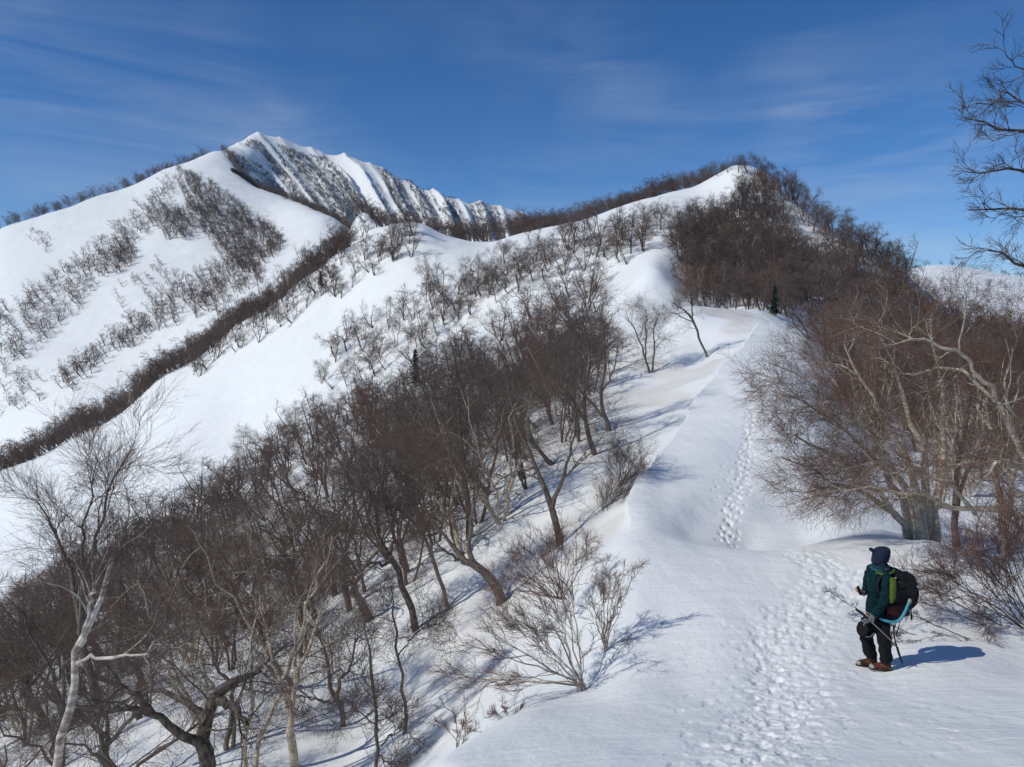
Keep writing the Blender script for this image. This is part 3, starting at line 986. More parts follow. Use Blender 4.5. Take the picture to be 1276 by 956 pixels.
hero('bare_tree', (881, 445, None), [[(882, 446, 0, .11), (874, 428, 0, .12), (868, 410, 0, .13), (862, 396, 0, .13), (850, 385, .2, .06), (838, 378, .3, .03)],
                                   [(863, 398, 0, .09), (862, 380, 0, .06), (852, 365, .2, .03)],
                                   [(865, 402, 0, .06), (850, 396, -.3, .05), (835, 388, -.5, .02)]],
     5, 'short crooked tree leaning over the dusty crest snow', GREY, limb_t0=.45, limbs=5, crown=.9)

# --- shrubs along the snow edge
def shrub(name, base, H, label, n, px_span, py_top, mats, dY=1.2, rad=.016, lod='near', lean=(0, 0, 0), crown=1.0, limbs=4, dens=.45, cat='shrub', bias=0, spread=.55):
    px, py, Y = base
    st = []
    for k in range(n):
        t = (k + RNG.uniform(.2, .8)) / n
        tx = px_span[0] + (px_span[1] - px_span[0]) * t
        ty = np.interp(t, np.linspace(0, 1, len(py_top)), py_top) + RNG.normal(0, 6)
        d = RNG.uniform(-dY, dY)
        sag = RNG.uniform(-.02, .10)
        mx_, my_ = px + (tx - px) * .5, py + (ty - py) * (.5 - sag)
        r = rad * RNG.uniform(.7, 1.2)
        st.append([(px + RNG.normal(0, 3), py + 2, 0, r * 1.2), (mx_, my_, d * .5, r * .8), (tx, ty, d, r * .3)])
    return hero(name, base, st, H, label, mats, cat, lod, limbs=limbs, limb_t0=.25, crown=crown, dens=dens, lean=lean, spread=spread, up=.05, fr=.0024, k_limb=.5, thin=.9)


SHR = {'trunk': 'branch_pale', 'branches': 'branch', 'twigs': 'twig_red'}
shrub('shrub', (727, 852, 10.9), 1.9, 'reddish twiggy shrub fanning left from one base in the middle foreground', 10, (556, 722), [862, 812, 775, 745, 722, 728], SHR, .8, .013, limbs=4, dens=.4, lean=(-.25, 0, .05))
shrub('shrub', (752, 812, 12.0), 1.5, 'sparse upright shrub right of the big foreground fan of twigs', 7, (732, 792), [740, 715, 728], SHR, .4, .010, limbs=3, dens=.3, crown=.8)
shrub('shrub', (700, 745, 16.5), 2.0, 'dense dark shrub on the slope below the snow lip', 9, (610, 740), [735, 690, 680, 700], {'trunk': 'branch', 'branches': 'branch', 'twigs': 'twig_red'}, .8, .012)
shrub('shrub', (570, 922, 10.5), .8, 'tiny twig shrub poking from the shaded snow at the bottom centre', 4, (545, 600), [902, 890, 905], SHR, .3, .007, limbs=2, dens=.3)
shrub('shrub', (640, 900, 10.3), .7, 'low flattened twigs behind the snow shoulder at bottom centre', 3, (600, 660), [893, 880, 885], SHR, .3, .006, limbs=2, dens=.3)
shrub('shrub', (752, 668, 27), 3, 'grey twiggy bush leaning up the bank just left of the snow lip', 9, (745, 812), [640, 600, 575, 570], DARK | {'twigs': 'twig'}, 1.2, .018, limbs=4)
shrub('shrub', (775, 600, 30), 2.2, 'small grey bush on the bank above the leaning one', 6, (752, 800), [575, 560, 570], DARK, .8, .015, limbs=4)
shrub('shrub', (1300, 800, 12.2), 2.2, 'dark leafless bush reaching into the picture from the right edge', 15, (1135, 1290), [745, 715, 690, 670, 655, 670], DARK | {'twigs': 'twig_red'}, .9, .012, limbs=5, dens=.45)
hero('fallen_branch', (1215, 806, 11.5), [[(1245, 805, 0, .013), (1205, 796, .1, .013), (1170, 780, .2, .011), (1140, 768, .2, .007), (1128, 762, .2, .004)],
                                       [(1185, 806, .1, .011), (1150, 795, .2, .010), (1118, 782, .3, .008), (1095, 772, .3, .004)],
                                       [(1205, 800, 0, .009), (1180, 792, -.1, .007), (1140, 797, -.1, .005), (1105, 802, -.1, .003)]],
     1.0, 'long bare twigs lying on the snow behind the hiker', DARK, 'branch', limbs=4, crown=.6, dens=.3, up=.05, fr=.0022, root=False)
hero('fallen_branch', (1085, 785, 12.4), [[(1090, 775, 0, .008), (1072, 762, 0, .007), (1045, 745, .1, .005), (1030, 735, .1, .003)]],
     .8, 'thin twig sticking up in front of the hiker', DARK, 'branch', limbs=5, crown=.7, dens=.3, up=.1, fr=.0022, root=False)

# --- right hand trees
hero('clump_tree', (1150, 676, 19.3), [[(1136, 690, 0, .17), (1132, 640, 0, .15), (1105, 590, -.6, .11), (1060, 540, -1.2, .07), (1000, 500, -1.8, .03)],
                                     [(1140, 690, 0, .14), (1122, 645, -.3, .12), (1080, 615, -1, .09), (1030, 595, -1.6, .05), (975, 570, -2, .02)],
                                     [(1150, 690, 0, .2), (1146, 630, 0, .17), (1130, 570, .2, .12), (1090, 500, .4, .07), (1050, 430, .6, .03)],
                                     [(1158, 690, .2, .2), (1158, 630, .2, .17), (1150, 560, .4, .12), (1120, 480, .6, .08), (1090, 400, .8, .03)],
                                     [(1165, 690, 0, .18), (1168, 630, .2, .15), (1178, 560, .5, .11), (1172, 480, .8, .07), (1160, 400, 1, .03)],
                                     [(1150, 690, -.2, .15), (1135, 620, -.8, .12), (1095, 560, -1.6, .08), (1030, 490, -2.4, .05), (960, 450, -2.8, .02)],
                                     [(1148, 690, .4, .15), (1128, 600, 1, .12), (1070, 520, 2, .08), (1010, 440, 3, .03)],
                                     [(1142, 690, 0, .13), (1110, 630, -.8, .1), (1050, 580, -1.6, .07), (990, 545, -2.2, .03)]],
     6.5, 'broad clump of tan stems with a wide drooping crown behind the hiker', TAN, limb_t0=.35, limbs=7, crown=.75, lean=(-.25, 0, 0), dens=1.25)
hero('leaning_birch', (1250, 700, 16.5), [[(1262, 735, 0, .13), (1254, 690, 0, .12), (1250, 640, .1, .1), (1240, 590, .3, .085), (1232, 540, .6, .06), (1216, 480, 1, .03), (1190, 430, 1.2, .015)],
                                        [(1253, 660, .1, .09), (1262, 600, 0, .08), (1272, 550, -.2, .06), (1250, 490, -.3, .045), (1262, 430, -.4, .02)]],
     6, 'rust streaked birch trunk near the right edge below the long pale limb', WHITE | {'trunk': 'pale', 'twigs': 'twig_tan'}, limb_t0=.35, limbs=6, crown=.8)
hero('leaning_birch', (1330, 700, 15.5), [[(1350, 760, 0, .13), (1310, 665, 0, .12), (1262, 640, 0, .105), (1215, 640, .1, .085), (1175, 622, .2, .07), (1130, 612, .3, .05), (1090, 605, .4, .035), (1055, 612, .5, .02)],
                                        [(1215, 640, .1, .07), (1180, 600, -.3, .055), (1140, 585, -.5, .04), (1105, 590, -.7, .02)],
                                        [(1310, 668, 0, .1), (1280, 580, .3, .085), (1240, 500, .6, .07), (1195, 455, .9, .055), (1160, 460, 1, .04), (1110, 462, 1.1, .025)],
                                        [(1240, 500, .6, .08), (1200, 440, .5, .06), (1150, 425, .4, .04), (1100, 430, .3, .02)],
                                        [(1300, 640, 0, .1), (1276, 590, -.4, .08), (1250, 570, -.8, .05), (1225, 600, -1, .03)]],
     6, 'pale leaning birch stretching a long low limb in from the right edge', TAN, limb_t0=.35, limbs=6, crown=.7, up=.1)
hero('bare_tree', (1187, 686, 20.5), [[(1190, 700, 0, .15), (1188, 650, 0, .13), (1192, 590, .2, .1), (1205, 530, .4, .06), (1215, 460, .5, .03)],
                                    [(1190, 660, 0, .1), (1200, 600, -.3, .08), (1222, 560, -.5, .05), (1240, 500, -.6, .02)]],
     6, 'brown upright trunk in the shade right of the tan clump', TAN | {'trunk': 'bark'}, limb_t0=.35, limbs=6, crown=.8)
hero('bare_tree', (1420, 700, 12), [[(1430, 760, 0, .18), (1420, 560, 0, .16), (1405, 350, 0, .13), (1395, 240, .2, .08), (1385, 160, .3, .03)],
                                  [(1412, 420, 0, .09), (1340, 360, -.3, .06), (1280, 325, -.5, .035), (1230, 312, -.6, .012)],
                                  [(1408, 380, 0, .09), (1330, 290, .2, .06), (1270, 262, .3, .035), (1212, 260, .4, .010)],
                                  [(1404, 330, 0, .08), (1340, 230, 0, .055), (1270, 210, 0, .03), (1206, 213, 0, .010)],
                                  [(1398, 270, 0, .08), (1330, 180, -.3, .05), (1270, 165, -.4, .03), (1205, 150, -.5, .010)],
                                  [(1392, 220, 0, .07), (1320, 130, .3, .045), (1265, 120, .4, .025), (1215, 130, .5, .010)],
                                  [(1388, 200, 0, .06), (1330, 110, .2, .04), (1280, 95, .2, .02), (1258, 72, .2, .008)]],
     7, 'dark bare branches hanging against the sky at the upper right edge', DARK | {'twigs': 'twig_grey'}, limb_t0=.45, limbs=6, crown=.26, dens=.3, spread=.6, fr=.0034)
print('hero', COUNT)

# ------------------------------------------------------------------ the woods, tree by tree
L_LEFT = 'bare brown tree crowded into the wood on the steep left slope'
poly_near = [(-170, 1060), (0, 880), (120, 810), (260, 745), (380, 690), (520, 600), (640, 520), (735, 470), (742, 540), (655, 640), (575, 705), (490, 770), (395, 840), (310, 930), (200, 1080), (0, 1150)]
for p in scatter(poly_near, 84, 2.4, 12, 72, taken=taken):
    pr = NEARP[RNG.integers(len(NEARP))] if p[1] < 48 else (MIDP if RNG.uniform() < .7 else REDP)[RNG.integers(3)]
    plant(pr, p, RNG.uniform(5, 7.4) if p[1] > 22 else RNG.uniform(4, 5.5), L_LEFT, 'tree', 'crowded trees of the left wood')
L_SPUR = 'bare tree on the crest of the wooded spur where it meets the white bowl'
poly_spur = [(-150, 895), (0, 803), (100, 735), (200, 668), (320, 583), (440, 508), (560, 443), (660, 393), (742, 356), (748, 470), (640, 520), (520, 600), (380, 690), (260, 745), (120, 810), (0, 880)]
for p in scatter(poly_spur, 52, 3.0, 50, 126, taken=taken):
    pr = (MIDP if RNG.uniform() < .62 else REDP)[RNG.integers(3)] if RNG.uniform() < .8 else MIDP[RNG.integers(len(MIDP))]
    plant(pr, p, RNG.uniform(4.8, 6.8), L_SPUR, 'tree', 'trees along the wooded spur')
# lone trees on the bowl and under the ridge
bowl = [(45, 415), (40, 515), (120, 460), (170, 475), (205, 455), (235, 380), (135, 360), (365, 345), (330, 388), (385, 300), (405, 235), (465, 220), (500, 225), (535, 218), (615, 185), (655, 150), (712, 118), (560, 120),
        (780, 75), (660, 55), (300, 385), (135, 400), (190, 420), (340, 190), (430, 220), (480, 150), (575, 120), (215, 330), (290, 350), (420, 300), (350, 260), (520, 190), (590, 215), (640, 135)]
for x, y in bowl:
    p = hit(400 + x * .3976, 280 + y * .3976, 110, 215)
    if p is not None:
        plant(MIDP[RNG.integers(len(MIDP))], p, RNG.uniform(4.8, 6.6), 'small bare tree standing apart on the open white bowl', 'tree', 'scattered trees on the snow bowl')
p = hit(318, 574, 60, 135)
plant(MIDG[0], p, 7.5, 'round crowned tree standing clear above the left wood before the white slope', 'tree', None)
ridge = [(155, 298), (205, 262), (100, 315), (300, 290), (345, 300), (380, 270), (410, 235), (420, 220), (240, 220), (325, 296), (20, 370), (70, 345), (45, 330), (270, 285), (395, 215), (130, 250)]
for x, y in ridge:
    p = hit(600 + x * .53, 170 + y * .53, 80, 215)
    if p is not None:
        plant(MIDP[RNG.integers(len(MIDP))], p, RNG.uniform(4.5, 6.3), 'slim bare tree on the sunny snow left of the rounded hill', 'tree', 'trees on the sunny flank of the hill')
# the hill's wood
L_HILL = 'bare dark tree packed into the wood on the face of the rounded hill'
taken2 = []
poly_hill = [(838, 300), (862, 384), (905, 389), (985, 396), (1010, 372), (1000, 320), (975, 262), (952, 224), (922, 236), (915, 262), (870, 272), (845, 280)]
for p in scatter(poly_hill, 42, 2.9, 78, 165, taken=taken2):
    r = RNG.uniform()
    pr = REDP[RNG.integers(3)] if (r < .4 and p[1] < 122) else (MIDG[RNG.integers(4)] if r < .85 else TANM[RNG.integers(4)])
    plant(pr, p, RNG.uniform(4.2, 5.7), L_HILL, 'tree', 'trees on the face of the hill')
for x, y, h in [(880, 222, 5), (895, 216, 5.5), (908, 212, 6), (920, 212, 6), (932, 213, 6.5), (944, 216, 6.5), (956, 224, 6), (966, 232, 5.5), (975, 240, 6)]:
    p = hit(x, y + 3, 120, 230)
    if p is not None:
        plant(MIDG[RNG.integers(4)], p, h * .72, 'dark tree on the very top of the rounded hill against the sky', 'tree', 'trees on the hilltop')
for x, y, h in [(992, 252, 6), (1004, 262, 6.5), (1016, 272, 6), (1028, 282, 6), (1052, 303, 7), (1066, 310, 7.5), (1078, 316, 6.5), (1106, 334, 6), (1118, 342, 6), (1128, 348, 5)]:
    p = hit(x, y + 2, 100, 230)
    if p is not None:
        plant(MIDG[RNG.integers(4)], p, h * .8, 'dark tree on the right skyline edge of the hill beside the snow strip', 'tree', 'trees down the right skyline of the hill')
L_RIGHT = 'bare brown tree in the thicket falling away right of the ridge'
poly_right = [(1000, 405), (1030, 470), (1060, 520), (1110, 575), (1200, 610), (1300, 625), (1420, 640), (1420, 500), (1276, 450), (1180, 400), (1110, 372), (1040, 350), (1010, 375)]
for p in scatter(poly_right, 40, 2.6, 24, 140, taken=taken2):
    r = RNG.uniform()
    near = p[1] < 50
    pr = (TANP if near else TANM)[RNG.integers(4)] if r < .4 else ((NEARP[RNG.integers(4)] if near else REDP[RNG.integers(3)]) if r < .85 else MIDG[RNG.integers(4)])
    plant(pr, p, RNG.uniform(4.5, 6.2), L_RIGHT, 'tree', 'thicket right of the ridge')
for p in scatter([(1050, 500), (1090, 590), (1180, 640), (1290, 650), (1290, 520), (1180, 470), (1080, 450)], 16, 2.2, 20, 80):
    plant(TANS[RNG.integers(4)], p, RNG.uniform(4.5, 6), 'tree with many pale sunlit stems standing out in the brown thicket on the right', 'tree', 'pale stemmed trees in the right thicket')
print('planted', COUNT)


# ------------------------------------------------------------------ conifers
def conifer_mesh(H):
    vs, fs = [], []
    n = 90
    for k in range(n):
        t = k / n
        z = H * (.12 + .86 * t)
        L_ = H * .24 * (1 - t) ** .8 * RNG.uniform(.7, 1.15) + .1
        a = k * 2.4 + RNG.normal(0, .3)
        d = np.array([math.cos(a), math.sin(a), -.25])
        s = np.array([-math.sin(a), math.cos(a), 0])
        for m in range(5):
            q = m / 5
            c = np.array([0, 0, z]) + d * L_ * (q + .1)
            w = L_ * .28 * (1 - q) + .06
            i = len(vs)
            vs += [c - s * w + [0, 0, RNG.uniform(-.1, .02)], c + d * w * 1.3, c + s * w + [0, 0, RNG.uniform(-.1, .02)], c + np.array([0, 0, .10 + .1 * w])]
            fs += [(i, i + 1, i + 3), (i + 1, i + 2, i + 3), (i + 2, i, i + 3), (i, i + 2, i + 1)]
    return np.array(vs), np.array(fs)


cv_, cf_ = conifer_mesh(5.0)
cone_m = bpy.data.meshes.new('foliage')
mesh_from(cone_m, cv_, cf_)
cone_m.materials.append(MT['needle'])
ctr = mesh_of('trunk', [skin(np.array([[[0, 0, -.4], [0, 0, 2.5], [0, 0, 4.9]]]), np.array([[.11, .07, .02]]), 6)], MT['dark'])
for x, y, s, y0, lb in [(518, 482, 1.0, 60, 'small dark conifer in the middle of the left wood'), (352, 352, 1.0, 150, 'dark conifer on the far spur nearest the white knoll'),
                        (250, 420, 1.1, 150, 'dark conifer standing lowest on the far spur'), (400, 358, .8, 130, 'short dark conifer at the top edge of the open bowl'),
                        (319, 380, .9, 150, 'dark conifer halfway along the far spur'), (965, 394, .62, 70, 'black little conifer just behind the end of the snow crest')]:
    p = hit(x, y, y0, 260)
    if p is None:
        continue
    c = empty('conifer', Vector(p), lb, 'conifer')
    c.scale = (s, s, s)
    c.rotation_euler = (0, 0, RNG.uniform(0, 6))
    link('trunk', ctr, c)
    link('foliage', cone_m, c)


# ------------------------------------------------------------------ far woods: too many to count, one object
def low_tree(k=6, tr_=.036):
    """tiny tree: trunk, limbs and twigs as three-sided spikes, unit height"""
    st = auto_stems(['single', 'clump', 'single', 'lean'][RNG.integers(4)], 7.0, 5)
    P = np.stack([s[0] for s in st[:3]])
    Rr = np.stack([s[1] for s in st[:3]]) * 1.3
    L1, r1 = grow(P, Rr, 6, .3, 1, 2.7, 1.2, .03, 3, .15, .6, .035)
    L2, r2 = grow(L1, r1, k, .15, 1, 1.5, 1.0, .05, 2, .15, .7, tr_)
    v, f = merge([skin(P, Rr, 3), skin(L1, r1, 3), skin(L2, r2, 3)])
    return v / 7.0, f


LOWS = [low_tree() for _ in range(10)]
MEDS = [low_tree(16, .017) for _ in range(8)]


def stuff_wood(name, label, places, m, cat='trees'):
    """places: list of (point, height)"""
    vs, fs, o = [], [], 0
    for p, h in places:
        v, f = LOWS[RNG.integers(len(LOWS))] if p[1] > 210 else MEDS[RNG.integers(len(MEDS))]
        a = RNG.normal(0, .8)
        c, s = math.cos(a), math.sin(a)
        sx = h * RNG.uniform(.85, 1.25)
        q = np.stack([(v[:, 0] * c - v[:, 1] * s) * sx + p[0], (v[:, 0] * s + v[:, 1] * c) * sx + p[1], v[:, 2] * h + p[2]], 1)
        vs.append(q)
        fs.append(f + o)
        o += len(v)
    me = bpy.data.meshes.new(name)
    mesh_from(me, np.concatenate(vs), np.concatenate(fs))
    me.materials.append(MT[m])
    ob = link(name, me)
    ob['kind'] = 'stuff'
    ob['label'] = label
    ob['category'] = cat
    return ob


far = []
for po, nn_, md_, a_, b_, tk in ((poly_near, 78, 1.7, 30, 72, taken), (poly_spur, 190, 1.7, 60, 126, taken), (poly_hill, 300, 1.05, 78, 170, taken2), (poly_right, 210, 1.6, 45, 140, taken2), ([(560, 370), (640, 340), (720, 300), (790, 280), (820, 310), (740, 335), (660, 360), (570, 400)], 45, 2.5, 100, 200, None), ([(420, 430), (540, 360), (580, 390), (500, 450), (420, 490), (380, 500)], 22, 2.5, 100, 200, None), ([(990, 330), (1030, 315), (1080, 340), (1130, 358), (1150, 385), (1060, 385), (1000, 395)], 90, 1.4, 80, 160, taken2), ([(960, 215), (1010, 255), (1070, 305), (1130, 340), (1120, 352), (1050, 320), (985, 268)], 40, 1.5, 90, 240, None)):
    for p in scatter(po, nn_, md_, a_, b_, taken=tk):
        far.append((p, RNG.uniform(4.0, 5.8) if tk is not taken2 else RNG.uniform(3.6, 5.2)))
# ridge between bowl and mountain
cx_ = [-150, 0, 100, 200, 300, 370, 420, 460, 500]
cy_ = [235, 222, 214, 208, 202, 197, 194, 192, 190]
for k in range(680):
    px = RNG.uniform(-60, 440)
    Y = np.interp(px, cx_, cy_) + RNG.uniform(-9, 28)
    u = (px - CX) / F
    far.append((gpt(u * Y, Y), RNG.uniform(3.6, 7.8)))
for k in range(150):
    px = RNG.uniform(455, 700)
    Y = np.interp(px, [440, 500, 700], [240, 232, 228]) + RNG.uniform(-14, 14)
    u = (px - CX) / F
    far.append((gpt(u * Y, Y), RNG.uniform(5, 7.5)))
for k in range(95):                      # fringe on the sunny side of that ridge
    px = RNG.uniform(240, 520)
    Y = np.interp(px, cx_, cy_) - RNG.uniform(3, 26)
    u = (px - CX) / F
    far.append((gpt(u * Y, Y), RNG.uniform(4.5, 6.5)))


def zone(poly, n, mind, h0, h1, y0=240, y1=1250):
    for p in scatter(poly, n, mind, y0, y1, tries=25):
        far.append((p, RNG.uniform(h0, h1)))


zone([(0, 395), (60, 350), (130, 300), (220, 222), (222, 262), (160, 318), (100, 385), (50, 440), (0, 465)], 230, 3, 6, 9.5)
zone([(220, 212), (262, 228), (305, 262), (346, 290), (356, 308), (322, 346), (290, 338), (262, 300), (232, 258)], 520, 1.5, 6, 9)
zone([(70, 478), (150, 412), (230, 352), (300, 325), (335, 350), (250, 396), (150, 440), (80, 498)], 210, 2, 6, 9)
zone([(188, 262), (240, 268), (250, 300), (205, 300)], 70, 2, 7, 10)
zone([(128, 322), (160, 296), (178, 318), (150, 345)], 45, 1.5, 7, 10)
zone([(0, 470), (60, 455), (60, 500), (0, 520)], 16, 3, 6, 8)
zone([(150, 345), (240, 320), (240, 350), (150, 400)], 22, 4, 5, 7)
zone([(30, 290), (70, 290), (60, 320)], 10, 4, 5, 7)
# band down the dark side of the mountain's spur
for k in range(520):
    t = RNG.uniform() ** .8
    px = np.interp(t, [0, .25, .5, .75, 1], [284, 312, 350, 395, 436]) + RNG.normal(3, 5)
    Y = np.interp(px, [270, 300, 340, 380, 412, 440], [790, 722, 662, 602, 548, 500]) + RNG.uniform(-4, 75)
    u = (px - CX) / F
    far.append((gpt(u * Y, Y), RNG.uniform(5, 8)))
# trees peering over the mountain's left shoulder
for k in range(150):
    px = RNG.uniform(-20, 268)
    Y = np.interp(px, [-200, 0, 60, 120, 200, 270], [640, 652, 675, 705, 745, 800]) + RNG.uniform(12, 30)
    u = (px - CX) / F
    far.append((gpt(u * Y, Y), RNG.uniform(8, 12)))
# wooded ridge beyond the hill
for k in range(380):
    px = RNG.uniform(655, 935)
    Y = 300 + RNG.uniform(-14, 14)
    u = (px - CX) / F
    far.append((gpt(u * Y, Y), RNG.uniform(4.5, 7)))
# far right range
for p in scatter([(1060, 375), (1120, 385), (1200, 410), (1290, 440), (1290, 500), (1180, 490), (1090, 440)], 110, 1.6, 60, 170, taken=taken2):
    far.append((p, RNG.uniform(4.5, 6.5)))
zone([(1140, 350), (1276, 355), (1276, 400), (1180, 395)], 90, 3, 4, 7, 380, 700)
for k in range(40):
    px = RNG.uniform(1130, 1290)
    Y = 655 + RNG.uniform(-10, 10)
    u = (px - CX) / F
    far.append((gpt(u * Y, Y), RNG.uniform(3, 6)))
stuff_wood('far_wood', 'bare trees massed in belts on the far mountain and the ridges before it', far, 'far')
# scrub in streaks down the ribs of the summit's right face
scr = []
for _ in range(120000):
    if len(scr) > 11000:
        break
    px = RNG.uniform(292, 690)
    py = RNG.uniform(172, 300)
    rc = float(np.interp(px, [270, 326, 380, 435, 475, 540, 600, 655, 720], [188, 170, 191, 199, 209, 237, 252, 266, 290]))
    if py < rc + 2:
        continue
    sk = float(np.interp(px, [280, 340, 430, 520, 600, 660], [1.35, 1.3, 1.0, .7, .35, .1]))
    s = px - sk * (py - rc) + 3 * float(fbm(np.array(px / 60), np.array(py / 40), 35, 2))
    nz = float(vnoise(np.array(s / 19.0 - .2), np.array(py / 220.0), 31))
    n2 = float(fbm(np.array(s / 5.0), np.array(py / 110.0), 61, 3))
    wide = float(vnoise(np.array(s / 34.0 + 3.3), np.array(py / 260.0), 63)) * float(np.interp(px, [430, 560], [.6, .3])) + float(np.interp(px, [400, 470], [0, .14]))
    if nz * .7 + n2 * .75 + wide + .005 * (py - rc) < .22:
        continue
    p = hit(px, py, 690, 1120)
    if p is not None:
        scr.append((p, RNG.uniform(2.2, 4.4)))
stuff_wood('scrub', 'dark scrub in long streaks down the ribs of the summit face', scr, 'scrub', 'scrub')
print('far', len(far), len(scr))
# ------------------------------------------------------------------ the hiker
PM = {
    'skin': mat('skin', (.42, .25, .18), .6, .3),
    'hair': mat('hair', (.015, .012, .011), .6, .3),
    'teal': mat('jacket teal', (.0025, .015, .019), .9, .1, nscale=30, col2=(.0045, .025, .030), bump=.5, bdist=.006),
    'black': mat('cloth black', (.006, .0065, .008), .85, .15, nscale=22, col2=(.010, .011, .013), bump=.6, bdist=.008),
    'navy': mat('knit navy', (.012, .016, .032), .95, .1, nscale=120, col2=(.022, .028, .05), bump=.8, bdist=.004),
    'lime': mat('fabric lime', (.06, .10, .008), .75, .25, nscale=25, col2=(.09, .145, .012), bump=.3, bdist=.004),
    'packblack': mat('pack black', (.007, .007, .009), .75, .2, nscale=26, col2=(.015, .015, .018), bump=.6, bdist=.008),
    'packred': mat('pack red', (.045, .010, .013), .75, .25, nscale=26, col2=(.08, .018, .02), bump=.4, bdist=.006),
    'cyan': mat('tube cyan', (.045, .25, .34), .45, .35),
    'orange': mat('boot orange', (.022, .014, .013), .75, .2, nscale=14, col2=(.11, .032, .018), bump=.4, bdist=.004),
    'sole': mat('rubber', (.012, .012, .012), .7, .3),
    'steel': mat('steel', (.35, .35, .36), .4, .5),
    'greytrim': mat('grey trim', (.28, .28, .27), .7, .3),
    'glove': mat('glove grey', (.10, .105, .11), .8, .2, nscale=40, col2=(.16, .165, .17), bump=.4, bdist=.004),
    'alu': mat('pole shaft', (.16, .16, .17), .4, .5),
    'phone': mat('phone case', (.05, .012, .014), .35, .5),
}
PX0, PY0, PD = 1092, 834, 10.4
pbase = at(PX0, PY0, PD)
pbase[2] = ground(pbase[0], PD)


def loc(px, py, dy=0.0):
    """place on the figure: column, row, metres further from the camera; relative to the feet"""
    q = at(px, py, PD) - at(PX0, PY0, PD)
    return Vector((q[0], dy, q[2]))


def skinned(name, verts, edges, radii, m, parent, sub=2, wrinkle=0.0, wscale=9.0, seed=3, root=0):
    """one continuous surface grown over a skeleton"""
    me = bpy.data.meshes.new(name)
    me.from_pydata([tuple(v) for v in verts], edges, [])
    ob = bpy.data.objects.new(name, me)
    COL.objects.link(ob)
    md = ob.modifiers.new('skin', 'SKIN')
    md.use_smooth_shade = True
    for i, r in enumerate(radii):
        sv = me.skin_vertices[0].data[i]
        sv.radius = (r, r) if not isinstance(r, tuple) else r
        sv.use_root = (i == root)
    ss = ob.modifiers.new('sub', 'SUBSURF')
    ss.levels = ss.render_levels = sub
    dg = bpy.context.evaluated_depsgraph_get()
    ev = ob.evaluated_get(dg)
    nm = bpy.data.meshes.new_from_object(ev)
    nm.name = name
    ob.modifiers.clear()
    ob.data = nm
    bpy.data.meshes.remove(me)
    if wrinkle:
        k = len(nm.vertices)
        co = np.empty(k * 3)
        no = np.empty(k * 3)
        nm.vertices.foreach_get('co', co)
        nm.vertices.foreach_get('normal', no)
        co, no = co.reshape(-1, 3), no.reshape(-1, 3)
        d = fbm(co[:, 0] * wscale + co[:, 1] * 4 + co[:, 2] * 3, co[:, 2] * wscale * 1.6 - co[:, 1] * 5, seed, 3)
        co = co + no * (d * wrinkle)[:, None]
        nm.vertices.foreach_set('co', co.ravel())
    nm.materials.clear()
    nm.materials.append(m)
    nm.polygons.foreach_set('use_smooth', np.ones(len(nm.polygons), bool))
    ob.parent = parent
    return ob


def tube(name, pts, rad, m, parent, sides=8, K=14):
    p = [(*q, r) for q, r in zip(pts, rad if hasattr(rad, '__len__') else [rad] * len(pts))]
    P_, R_ = resample(p, K)
    v, f = skin(P_[None], R_[None], sides)
    n0 = len(v)
    v = np.concatenate([v, P_[:1], P_[-1:]])
    me = bpy.data.meshes.new(name)
    faces = [tuple(q) for q in f]
    for k in range(sides):
        k2 = (k + 1) % sides
        faces.append((k2, k, n0))
        b = (K - 1) * sides
        faces.append((b + k, b + k2, n0 + 1))
    me.from_pydata([tuple(q) for q in v], [], faces)
    me.polygons.foreach_set('use_smooth', np.ones(len(me.polygons), bool))
    me.materials.append(m)
    return link(name, me, parent)


def sheet(name, rows, thick, m, parent, sub=1):
    """cloth panel: grid of points with thickness"""
    nr_, nc_ = len(rows), len(rows[0])
    me = bpy.data.meshes.new(name)
    me.from_pydata([tuple(p) for r in rows for p in r], [], [(i * nc_ + j, i * nc_ + j + 1, (i + 1) * nc_ + j + 1, (i + 1) * nc_ + j) for i in range(nr_ - 1) for j in range(nc_ - 1)])
    ob = link(name, me, None)
    s = ob.modifiers.new('solid', 'SOLIDIFY')
    s.thickness = thick
    s.offset = 0
    u = ob.modifiers.new('sub', 'SUBSURF')
    u.levels = u.render_levels = sub
    nm = bpy.data.meshes.new_from_object(ob.evaluated_get(bpy.context.evaluated_depsgraph_get()))
    ob.modifiers.clear()
    ob.data = nm
    nm.name = name
    nm.materials.append(m)
    nm.polygons.foreach_set('use_smooth', np.ones(len(nm.polygons), bool))
    ob.parent = parent
    return ob


